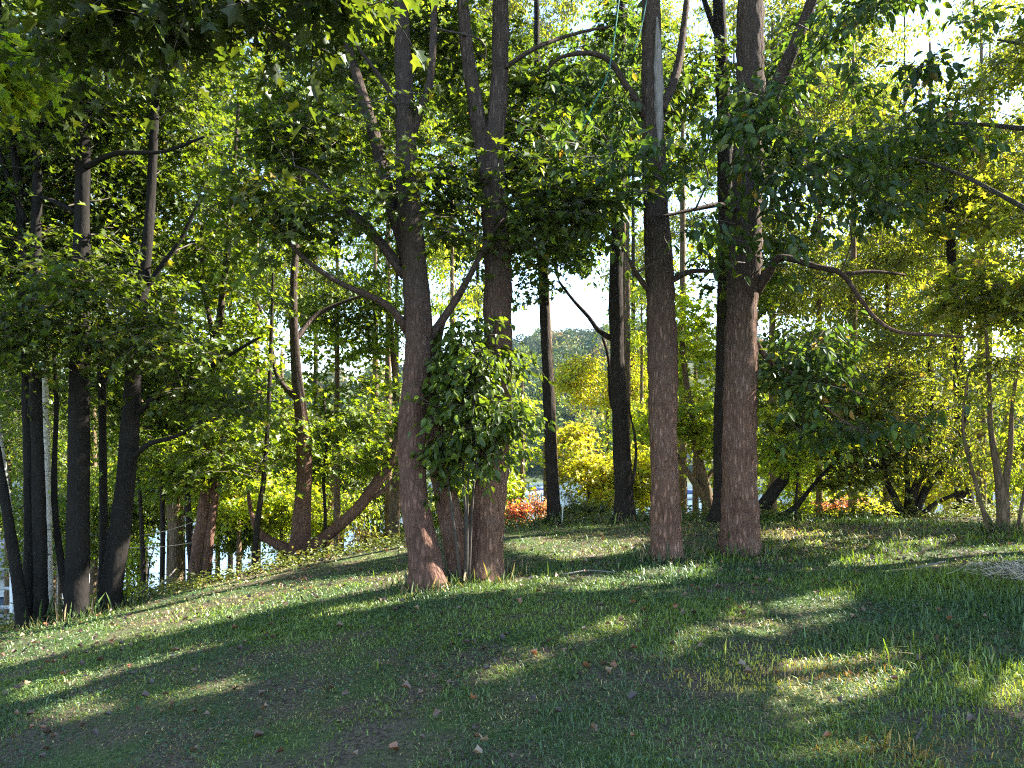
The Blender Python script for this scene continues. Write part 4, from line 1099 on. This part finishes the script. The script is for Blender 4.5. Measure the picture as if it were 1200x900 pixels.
def grass():
    V, C = [], []
    for n, y0, y1, w in ((150000, 2.2, 4.6, 0.0030), (190000, 4.6, 8.0, 0.0042), (190000, 8.0, 16.5, 0.0075)):
        x, y = lawn_points(n, y0, y1)
        sm = lambda v, a, b: np.clip((v - a) / (b - a), 0, 1)
        dr = dryness(x, y) + 0.38 * sm(y, 8.2, 9.8) - 0.28 * sm(y, 4.6, 5.6) * (1 - sm(y, 7.8, 9.2)) + 0.24 * sm(-x, .5, 3) * (1 - sm(y, 6, 8)) + 0.22 * (1 - sm(y, 4.2, 5.2))
        keep = rng.random(n) < np.clip(1.05 - 0.5 * np.clip(dr, 0, 1), 0.35, 1)
        ridge = 14.3 + 0.45 * np.clip(x + 1.0, -7, 0) + 0.1 * np.clip(x - 4, 0, 8)
        keep &= y < ridge + 0.8
        keep &= (n2(x, y, 1.25, 77) < 0.74) | (rng.random(len(x)) < 0.25)      # bare spots
        x, y, dr = x[keep], y[keep], dr[keep]
        n = len(x)
        z = H(x, y) - 0.006
        h = 0.034 * tallness(x, y) * rng.lognormal(0, 0.42, n) * (1 + 0.2 * (y > 8))
        h = np.where(rng.random(n) < 0.02 + 0.05 * (x > 1), h * 2.0, h)
        green = np.array([0.076, 0.13, 0.034]); lush = np.array([0.17, 0.235, 0.028]); tan = np.array([0.40, 0.33, 0.13]); brown = np.array([0.15, 0.10, 0.055])
        k = np.clip(n2(x, y, 1.1, 41) * 2.2 - 0.6, 0, 1)[:, None]
        g = green * (1 - k) + lush * k
        for (mx, my, ra, rb, mc) in ((1.45, 4.75, .34, .22, (0.46, 0.40, 0.06)), (1.95, 4.85, .42, .16, (0.34, 0.20, 0.06)), (1.75, 5.15, .3, .25, (0.40, 0.42, 0.05)), (2.1, 3.7, .4, .2, (0.36, 0.22, 0.05)), (2.9, 4.6, .5, .4, (0.30, 0.36, 0.05))):  # yellow and orange moss tones, laid on the sun flecks to brighten them too
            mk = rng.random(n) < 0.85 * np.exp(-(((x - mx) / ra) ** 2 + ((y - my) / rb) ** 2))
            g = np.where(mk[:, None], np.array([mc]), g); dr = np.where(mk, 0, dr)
        isdry = rng.random(n) < np.clip(0.08 + 0.85 * (dr - 0.42), 0.03, 0.85)
        h = h * np.where(isdry, 0.62, 1.0)
        dry = np.where((rng.random(n) < 0.45)[:, None], tan, brown)
        flat = np.clip(dr, 0, 1) * rng.random(n)
        a = rng.random(n) * 2 * math.pi
        lean = rng.uniform(0.15, 0.9, n) + 1.0 * flat
        d = np.stack([np.cos(a), np.sin(a), 0 * a], 1)
        s = np.stack([-np.sin(a), np.cos(a), 0 * a], 1)
        up = np.array([0, 0, 1.0])[None]
        b = np.stack([x, y, z], 1)
        ww = (w * rng.uniform(0.6, 1.4, n))[:, None]
        m = b + up * (h * 0.6)[:, None] + d * (h * lean * 0.35)[:, None]
        t = b + up * (h * np.clip(1.05 - 0.45 * lean, 0.15, 1))[:, None] + d * (h * lean)[:, None]
        V.append(np.stack([b - s * ww, b + s * ww, m + s * ww * .75, m - s * ww * .75, t], 1))
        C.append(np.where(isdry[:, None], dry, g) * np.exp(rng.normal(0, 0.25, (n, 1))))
    V = np.concatenate(V); C = np.concatenate(C)
    N = len(V)
    o = np.arange(N)[:, None] * 5
    lo = (np.array([0, 1, 2, 3, 3, 2, 4])[None] + o).ravel()
    st = (np.array([0, 4])[None] + np.arange(N)[:, None] * 7).ravel()
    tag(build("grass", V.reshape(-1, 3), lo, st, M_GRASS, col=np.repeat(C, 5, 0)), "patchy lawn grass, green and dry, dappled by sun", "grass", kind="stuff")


grass()


def weeds():
    x, y = lawn_points(110000, 2.2, 10.5)
    k = rng.random(len(x)) < np.clip((n2(x, y, 1.6, 51) - 0.36) * 3, 0.02, 1)
    x, y = x[k], y[k]; n = len(x)
    pos = np.stack([x, y, H(x, y) + rng.uniform(0.005, 0.045, n)], 1)
    a = rng.random(n) * 2 * math.pi
    fw = np.stack([np.cos(a), np.sin(a), rng.normal(0.1, 0.3, n)], 1)
    nr = np.array([0, 0, 1.0]) + rng.normal(0, 0.3, (n, 3))
    c = np.array([0.050, 0.105, 0.038]) * np.exp(rng.normal(0, 0.3, (n, 1)))
    o = leaf_mesh("ground_cover", pos, fw, nr, rng.uniform(0.010, 0.030, n), c, 'oval', M_GRASS)
    tag(o, "low clover and weed leaves among the grass", "ground cover", kind="stuff")


weeds()


def fallen_leaves():
    x, y = lawn_points(4200, 2.2, 16)
    k = rng.random(len(x)) < np.clip(n2(x, y, 0.7, 61) * 2 - 0.35, 0.08, 1)
    x, y = x[k], y[k]; n = len(x)
    pos = np.stack([x, y, H(x, y) + rng.uniform(0.012, 0.05, n)], 1)
    a = rng.random(n) * 2 * math.pi
    fw = np.stack([np.cos(a), np.sin(a), rng.normal(0, 0.3, n)], 1)
    nr = np.array([0, 0, 1.0]) + rng.normal(0, 0.45, (n, 3))
    p = np.array([(0.12, 0.07, 0.04), (0.18, 0.11, 0.06), (0.26, 0.19, 0.12), (0.08, 0.05, 0.035), (0.24, 0.10, 0.045)])
    c = p[rng.choice(5, n, p=[.36, .28, .06, .22, .08])] * np.exp(rng.normal(0, 0.2, (n, 1)))
    o = leaf_mesh("fallen_leaves", pos, fw, nr, rng.uniform(0.022, 0.06, n), c, 'curl', M_DEAD)
    tag(o, "dry brown leaves fallen on the lawn", "fallen leaves", kind="stuff")


fallen_leaves()

# dry litter and low growth along the lawn's edge under the trees
def edge_growth():
    n = 26000
    x = rng.uniform(-9, 11, n)
    ridge = 13.3 + 0.45 * np.clip(x + 1.0, -7, 0) + 0.1 * np.clip(x - 4, 0, 8)
    y = ridge + rng.normal(0.6, 0.8, n)
    pos = np.stack([x, y, H(x, y) + rng.gamma(1.6, 0.06, n)], 1)
    k = n2(x, y, 0.9, 71) > 0.38
    pos = pos[k]; n = len(pos)
    a = rng.random(n) * 2 * math.pi
    fw = np.stack([np.cos(a), np.sin(a), rng.normal(0.2, 0.4, n)], 1)
    nr = np.array([0, 0, 1.0]) + rng.normal(0, 0.45, (n, 3))
    c = colours('olive', n, 0.3) * 0.75
    o = leaf_mesh("undergrowth", pos, fw, nr, rng.uniform(0.03, 0.085, n), c, 'oval', M_GRASS)
    tag(o, "low leafy undergrowth along the crest of the lawn", "undergrowth", kind="stuff")


edge_growth()

# ================================================================== BUSHES, STICKS AND HEAPS
def bush(label, Y, px, py, rx, ry, n, pal, leaf='oval', size=0.07, cr=0.3, nl=70, name="bush", bark='twig', cat="bush", group=None):
    g = None
    st = []
    for k in range(4):
        x = px + (k - 1.5) * rx * 0.12
        st.append(tp(Y, [(x, py + ry * 1.15, 2.2), (x + (k - 1.5) * rx * .2, py + ry * .4, 1.8), (x + (k - 1.5) * rx * .35, py - ry * .3, 1.2), (x + (k - 1.5) * rx * .42, py - ry * .7, .7)]))
    return tree(name, label, cat, st, (), [fp(Y, px, py, rx, ry, n, rx / F * Y * .8)], bark=bark, pal=pal, leaf=leaf, size=size, cr=cr, nl=nl, sides=6, flare=0, step=.2, group=group)


bush("bright red low bush between the double trunk and the slim dark trunk", 14.3, 609, 602, 14, 13, 9, 'red')
bush("pinkish red feathery bush touching the slim dark trunk, before the water", 14.4, 632, 592, 10, 22, 9, 'pink', size=.055)
bush("red leaved bush behind the low limbs at the lawn's far edge", 19, 990, 588, 24, 9, 8, 'pink', size=.09, cr=.35)
bush("bright yellow bush in the sun beside the red leaved bush", 17.5, 1015, 602, 40, 14, 11, 'yellow', size=.09, cr=.4)
bush("dark green bush low between the two slim crest trunks", 15.0, 690, 602, 26, 18, 9, 'dark', size=.08, cr=.35)
bush("grey green bush close behind the slim dark trunk", 15.4, 665, 598, 12, 22, 6, 'grey', size=.07)
bush("straw coloured weedy bush below the reddish shrub stems", 9.9, 1165, 655, 26, 18, 8, 'grey', size=.05, cr=.22)
bush("yellow green weed clump at the foot of the dark left trunks", 10.6, 150, 690, 34, 12, 7, 'lime', size=.06, cr=.25)
bush("small rusty bush on the crest right of the pale tan trunk", 15.0, 425, 630, 14, 12, 5, 'rust', size=.06, cr=.25)
bush("yellow leafy bush under the brown trunk on the left slope", 15.0, 165, 655, 20, 24, 6, 'lime', size=.09, cr=.35)


def twig_heap(label, px, py, Y, n, spread, name="brush_heap"):
    c = P(px, py, Y); c[2] = H1(c[0], c[1])
    sp = Soup()
    for k in range(n):
        a = rng.uniform(0, math.pi); L = rng.uniform(.06, .26)
        o = c + np.array([rng.normal(0, spread * .55), rng.normal(0, spread * .4), rng.uniform(.02, .14)])
        d = np.array([math.cos(a), math.sin(a), rng.normal(0, .3)])
        o[2] = H1(o[0], o[1]) + rng.uniform(.03, .16)
        sp.tube([o - d * L / 2, o + rng.normal(0, .02, 3), o + d * L / 2], [.003, .004, .002], 5)
    ob = sp.make(name, BARK['straw'], None, tuple(c), smooth=True)
    return tag(ob, label, "brush heap")


tag(twig_heap("heap of pale dry twigs lying in the grass at the right edge", 1190, 690, 7.3, 320, .30), kind="stuff")


def stick(label, pts, w=.012, mat='dead', name="fallen_stick"):
    sp = Soup()
    q = []
    for (px, py, Y, up) in pts:
        p = P(px, py, Y); p[2] = H1(p[0], p[1]) + up
        q.append(p)
    sp.tube(q, [w, w * .9] + [w * .6] * (len(q) - 2), 7, rough=.1)
    return tag(sp.make(name, BARK[mat], None, tuple(q[0]), smooth=True), label, "stick")


stick("pale straight stick lying in the shaded grass at right", [(1072, 678, 7.9, .05), (1090, 675, 8.0, .06), (1108, 671, 8.15, .06)])
stick("short forked grey stick in the lit grass at bottom right", [(1072, 893, 3.75, .03), (1077, 884, 3.83, .04), (1081, 876, 3.9, .04)], .007, 'twig')
stick("long pale branch lying below the pair of reddish trunks", [(175, 700, 12.2, .08), (192, 690, 12.4, .25), (207, 678, 12.6, .45)], .016)
stick("thin pale broken branch lying before the bare patched trunk", [(660, 683, 8.0, .04), (690, 678, 8.1, .05), (720, 680, 8.0, .04)], .008)

# thin wires strung between the left saplings
for k, (lab, a, b) in enumerate((("upper pale cord strung between the saplings and the reddish trunks", (163, 628, 13.0), (226, 612, 13.0)),
                                 ("lower pale cord strung between the saplings and the reddish trunks", (150, 642, 13.0), (232, 635, 13.0)))):
    A, B = P(*a), P(*b)
    sp = Soup(); sp.tube([A, (A + B) / 2 - np.array([0, 0, .03]), B], [.006] * 3, 6)
    tag(sp.make("cord", BARK['straw'], None, tuple(A), smooth=True), lab, "cord")

M_WHITE = plain_material("white_paint", (0.78, 0.78, 0.76), 0.5, 0.08, 3)
M_GREYWOOD = plain_material("weathered_boards", (0.30, 0.28, 0.26), 0.85, 0.35, 6, stretch=(8, 8, .6), bump=.3)
M_ROOF = plain_material("roof_shingle", (0.22, 0.22, 0.23), 0.85, 0.3, 14, bump=.3)
M_GLASS = plain_material("window_glass", (0.05, 0.08, 0.11), 0.1, 0.2, 2)
M_BLUE = plain_material("blue_boat_cover", (0.05, 0.08, 0.22), 0.7, 0.3, 4)
M_STAKE = plain_material("pale_stake", (0.7, 0.7, 0.66), 0.6, 0.15, 10)
M_ROPE = plain_material("teal_rope", (0.03, 0.22, 0.18), 0.6, 0.3, 60)

# small marker stake by the slim dark trunk
p = P(659, 625, 12.9); p[2] = H1(p[0], p[1])
sp = Soup(); sp.tube([p - [0, 0, .05], p + [0, 0, .12], p + [.01, 0, .3]], [.012, .012, .010], 8); sp.box(p + [.01, 0, .30], (.03, .02, .06))
tag(sp.make("garden_stake", M_STAKE, None, tuple(p)), "small pale stake in the grass right of the slim dark trunk", "garden stake")

# rope hanging in two lines from the branch in front of the bare patched trunk
A = P(729, -30, 8.6); B = P(715, 75, 8.62); D = P(672, 170, 8.65)
sp = Soup(); sp.tube([A, B, (B + D) / 2 + [.02, 0, 0], D], [.007] * 4, 7)
tag(sp.make("rope", M_ROPE, None, tuple(A), smooth=True), "thin teal rope running down along the big branch near the top", "rope")
A = P(763, -30, 8.6); B = P(752, 30, 8.6); D = P(742, 62, 8.6)
sp = Soup(); sp.tube([A, B, D], [.006] * 3, 7)
tag(sp.make("rope", M_ROPE, None, tuple(A), smooth=True), "short teal rope end hanging before the bare patched trunk", "rope")

# grey board fence with white railing beyond, at the left edge
fp0 = P(19, 720, 12.6)
root = empty("board_fence", (fp0[0], fp0[1], H1(fp0[0], fp0[1])), "grey weathered board fence at the picture's left edge below the birches", "fence")
L0 = tuple(root.location)
for k in range(22):
    x = fp0[0] - .075 - k * .15
    sp = Soup(); zb = min(H1(x, 12.6), fp0[2] - .5) - .1
    sp.box((x, 12.6, (zb + fp0[2]) / 2), (.14, .025, fp0[2] - zb + rng.uniform(-.01, .01)))
    sp.make("board", M_GREYWOOD, root, L0)
for zz in (-.25, -.75):
    sp = Soup(); sp.box((fp0[0] - 1.65, 12.64, fp0[2] + zz), (3.3, .04, .09)); sp.make("rail", M_GREYWOOD, root, L0)

rp = P(24, 668, 17)
root = empty("white_railing", (rp[0], 17, H1(rp[0], 17)), "white picket railing beyond the grey board fence at the left edge", "railing")
L0 = tuple(root.location)
for zz, hh in ((0, .09), (-.42, .07), (-.85, .07)):
    sp = Soup(); sp.box((rp[0] - 2.2, 17, rp[2] + zz), (4.6, .06, hh)); sp.make("rail", M_WHITE, root, L0)
for k in range(5):
    sp = Soup(); zb = H1(rp[0] - .15 - k * 1.1, 17) - .1
    sp.box((rp[0] - .15 - k * 1.1, 17, (zb + rp[2] + .15) / 2), (.12, .12, rp[2] + .15 - zb)); sp.make("post", M_WHITE, root, L0)


def house(label, px, py, Y, w, d, h, roof_h, rz, wall=M_WHITE):
    c = P(px, py, Y)
    zb = min(H1(c[0], Y), H1(c[0], Y + d), c[2]) - .4
    root = empty("house", (c[0], Y, zb), label, "house")
    root.rotation_euler = (0, 0, rz)
    top = c[2] + h - zb
    sp = Soup(); sp.box((0, 0, top / 2), (w, d, top))
    sp.add([(-w / 2, -d / 2, top), (-w / 2, d / 2, top), (-w / 2, 0, top + roof_h)], [(0, 1, 2)])
    sp.add([(w / 2, -d / 2, top), (w / 2, d / 2, top), (w / 2, 0, top + roof_h)], [(0, 2, 1)])
    sp.make("wall", wall, root)
    sp = Soup()
    for s in (-1, 1):
        a = math.atan2(roof_h, d / 2)
        L = math.hypot(roof_h, d / 2) + .45
        sp.box((0, s * (L / 2) * math.cos(a) * 1.0, top + roof_h + .07 - (L / 2) * math.sin(a)), (w + .8, L, .12), rx=-s * a)
    sp.make("roof", M_ROOF, root)
    for k in range(3):
        x = (k - 1) * w * .3
        sp = Soup(); sp.box((x, -d / 2 - .03, top - 1.4), (1.1, .06, 1.3)); f = sp.make("window", M_WHITE, root)
        sp = Soup(); sp.box((x, -d / 2 - .065, top - 1.4), (.9, .02, 1.1)); sp.make("pane", M_GLASS, f)
    return root


house("white house with grey roof down the slope behind the left dark trunks", 48, 692, 27, 3.6, 5.0, 1.2, 1.3, .1)
house("small white lakeside house across the water behind the slim dark trunk", 655, 558, 160, 9, 7, 3.0, 2.6, -.15)
house("small white lakeside house across the water behind the forked brown trunk", 806, 556, 162, 9, 7, 3.0, 2.6, .1)


def boat(label, px, Y, L, rz):
    x = (px - 600) / F * Y
    root = empty("motor_boat", (x, Y, WATER_Z), label, "boat", "boats moored across the lake")
    root.rotation_euler = (0, 0, rz)
    sec = []
    n = 9
    for i in range(n):
        t = i / (n - 1)
        wd = 1.1 * (1 - max(0, (t - .45) / .55) ** 2.2) + .02
        sh = .75 + .35 * t * t
        xx = (t - .5) * L
        sec.append([(xx, -wd, sh), (xx, -wd * .8, .1), (xx, 0, -.2), (xx, wd * .8, .1), (xx, wd, sh), (xx, 0, sh - .08)])
    v = np.array(sec).reshape(-1, 3)
    q = []
    for i in range(n - 1):
        for j in range(6):
            q.append((i * 6 + j, i * 6 + (j + 1) % 6, i * 6 + 6 + (j + 1) % 6, i * 6 + 6 + j))
    sp = Soup(); sp.quads(v, q); sp.add(v[:6], [(0, 1, 2, 3, 4, 5)]); sp.make("hull", M_WHITE, root)
    sp = Soup(); sp.box((-.3, 0, 1.15), (L * .55, 1.7, .5)); sp.make("cover", M_BLUE, root)
    sp = Soup(); sp.box((L * .22, 0, 1.25), (.08, 1.5, .55), ry=-.4); sp.make("windscreen", M_GLASS, root)
    sp = Soup(); sp.box((-L / 2 - .15, 0, .7), (.35, .4, .9)); sp.make("outboard_motor", M_BLUE, root)


boat("white boat with dark blue cover across the water, left of the slim dark trunk", 632, 118, 6.5, .25)
boat("white boat with dark blue cover across the water, beside the forked brown trunk", 812, 112, 7.5, -.15)
bgtree("green tree low on the slope hiding the lake behind the reddish trunks", 19, 255, 690, 7, [(250, 570, 40, 40, 10, 1.3), (290, 620, 40, 18, 5, 1)], 'mid', size=0.13, cr=.65)
bgtree("low lime tree below the crest right of the leaning dark trunk", 18, 150, 730, 6, [(140, 570, 34, 50, 9, 1.2), (150, 630, 26, 14, 3, .8)], 'lime', size=0.13, cr=.6)
bgtree("lime green tree behind the pale tan trunk", 21, 400, 680, 8, [(395, 540, 50, 40, 12, 1.6), (360, 590, 30, 26, 6, 1.2)], 'lime', size=0.14, cr=.75)
bgtree("tall green tree behind the saplings at the left", 20, 165, 720, 10, [(160, 470, 60, 60, 12, 1.8), (150, 330, 70, 60, 10, 2)], 'mid', size=0.15, cr=.9)
bgtree("tall loose tree behind the crest trunk, high in the picture", 18, 735, 640, 10, [(740, 60, 80, 80, 13, 1.8), (690, 20, 60, 60, 9, 1.6), (820, 130, 60, 70, 9, 1.6)], 'mid', size=0.15, cr=.85)
bgtree("tall loose tree with yellowing crown in the top right corner", 15, 1240, 640, 10, [(1150, 60, 70, 80, 14, 1.6), (1100, 160, 60, 60, 9, 1.4), (1190, 250, 40, 60, 8, 1.4)], 'olive', size=0.14, cr=.8)

# taller grass and litter left by the mower round the trunks
def trunk_grass():
    P5, FW, NR, SZ, CC = [], [], [], [], []
    for nm in ("lawn_tree", "double_trunk_tree", "bare_patch_tree", "big_furrowed_tree", "slim_dark_tree", "crest_tree", "twin_stem_tree", "straight_dark_tree", "leaning_dark_tree", "split_trunk_tree", "wide_forked_tree", "reddish_stem_shrub"):
        o = bpy.data.objects[nm]
        n = 420
        a = rng.random(n) * 2 * math.pi
        r = rng.uniform(.14, .5, n) if nm != "double_trunk_tree" else rng.uniform(.2, .75, n)
        x = o.location.x + np.cos(a) * r; y = o.location.y + np.sin(a) * r
        P5.append(np.stack([x, y, H(x, y) - .01], 1))
        FW.append(np.stack([rng.normal(0, .35, n), rng.normal(0, .35, n), np.ones(n)], 1))
        NR.append(rng.normal(0, 1, (n, 3)))
        SZ.append(rng.gamma(4, .028, n) * np.clip(1.5 - r * 1.6, .35, 1.2))
        g = np.where((rng.random(n) < .35)[:, None], np.array([[.26, .20, .10]]), np.array([[.075, .125, .03]]))
        CC.append(g * np.exp(rng.normal(0, .25, (n, 1))))
    TPL['blade'] = half_leaf([(0, 0), (0.035, 0.3), (0.03, 0.65), (0, 1)])
    o = leaf_mesh("tall_grass", np.concatenate(P5), np.concatenate(FW), np.concatenate(NR), np.concatenate(SZ), np.concatenate(CC), 'blade', M_GRASS)
    tag(o, "taller grass left standing round the trunk bases", "grass", kind="stuff")


trunk_grass()
bgtree("tall green tree filling the sky gap left of the slim lawn trunk", 16.5, 395, 660, 9, [(400, 330, 60, 60, 10, 1.6), (370, 220, 70, 60, 9, 1.6), (450, 350, 30, 50, 5, 1.2)], 'mid', size=0.14, cr=.8)
bgtree("tall yellow green tree filling the sky above the gap right of the double trunk", 22, 640, 660, 8, [(600, 300, 40, 50, 7, 1.6), (660, 230, 50, 50, 9, 1.6), (690, 300, 40, 30, 5, 1.4), (560, 230, 40, 60, 6, 1.6)], 'lime', size=0.16, cr=.85)
bgtree("airy green tree whose top fills the sky above the thickest trunk", 20, 905, 650, 11, [(900, 30, 80, 60, 11, 1.8), (930, 120, 60, 60, 9, 1.8), (900, 280, 50, 60, 7, 1.6), (1010, 40, 60, 60, 9, 1.8)], 'olive', size=0.15, cr=.9)
bgtree("green tree in the sky gap left of the overhanging limb at far right", 24, 1090, 650, 12, [(1040, 60, 80, 60, 10, 2), (1130, 110, 80, 60, 10, 2), (1190, 170, 60, 60, 8, 2), (1040, 170, 60, 50, 8, 2)], 'mid', size=0.17, cr=1.0)

bgtree("airy yellow green tree topmost in the sky right of the thickest trunk", 19, 960, 650, 9, [(930, 10, 70, 50, 9, 1.6), (1000, -10, 70, 50, 9, 1.6), (950, 90, 50, 50, 6, 1.6)], 'olive', size=0.15, cr=.9)
bgtree("tall thin green tree high between the double trunk and the bare patched trunk", 16, 731, 650, 8, [(650, 60, 70, 60, 9, 1.6), (620, 180, 40, 60, 6, 1.4), (690, 150, 50, 60, 7, 1.4)], 'mid', size=0.14, cr=.8)

bgtree("mid green tree whose crown closes the sky left of the wide forked tree's top", 19, 300, 690, 7, [(310, 350, 50, 55, 12, 1.6), (390, 380, 45, 45, 9, 1.5), (250, 330, 40, 45, 7, 1.4)], 'mid', size=0.14, cr=.8, bark='black')
bgtree("olive tree whose crown closes the sky above the dark tufts at right", 21, 905, 650, 7, [(910, 370, 50, 30, 8, 1.6), (960, 350, 50, 40, 8, 1.6)], 'olive', size=0.15, cr=.8, bark='black')

# tall wood standing further down the slope, behind everything: closes the sky between the nearer crowns
for k, (px, pal, lab) in enumerate(((-60, 'mid', "tall green tree deep in the wood beyond the far left trunks"), (60, 'mid', "tall green tree deep in the wood behind the straight dark trunk"),
        (170, 'olive', "tall olive tree deep in the wood right of the leaning dark trunk"), (270, 'mid', "tall green tree deep in the wood behind the pair of reddish trunks"),
        (370, 'olive', "tall olive tree deep in the wood behind the wide forked tree"), (465, 'lime', "tall lime tree deep in the wood behind the slim lawn trunk"),
        (560, 'olive', "tall olive tree deep in the wood behind the double trunk"), (765, 'olive', "tall olive tree deep in the wood behind the bare patched trunk"),
        (860, 'lime', "tall lime tree deep in the wood behind the thickest trunk"), (960, 'olive', "tall olive tree deep in the wood behind the arching limb"),
        (1060, 'lime', "tall lime tree deep in the wood behind the many stemmed shrub"), (1160, 'olive', "tall olive tree deep in the wood behind the reddish shrub"),
        (1260, 'olive', "tall olive tree deep in the wood beyond the right edge of the lawn"), (655, 'olive', "tallest olive tree deep in the wood, above the gap that shows the far hill"))):
    Yk = 27 + (k * 7 % 5)
    low = [(px, 290, 62, 80, 17, 2.2)] if not 600 < px < 720 else []
    bgtree(lab, Yk, px if low else 742, 700, 7, low + [(px, 150, 70, 90, 20, 2.4), (px + 10, 20, 70, 80, 15, 2.4)], pal, size=0.2, cr=1.15, bark='black')

# ================================================================== the air: thin haze that fades the far shore
def haze():
    sp = Soup()
    sp.box((0, 400, 25), (2000, 1100, 76))
    m, nt, out = new_mat("haze")
    v = nt.nodes.new("ShaderNodeVolumePrincipled")
    v.inputs["Color"].default_value = (0.62, 0.80, 1.0, 1)
    v.inputs["Density"].default_value = 0.0002
    v.inputs["Anisotropy"].default_value = 0.8
    nt.links.new(v.outputs[0], out.inputs["Volume"])
    tag(sp.make("haze", m), "pale air between the lawn and the far shore", "haze", kind="stuff")


haze()
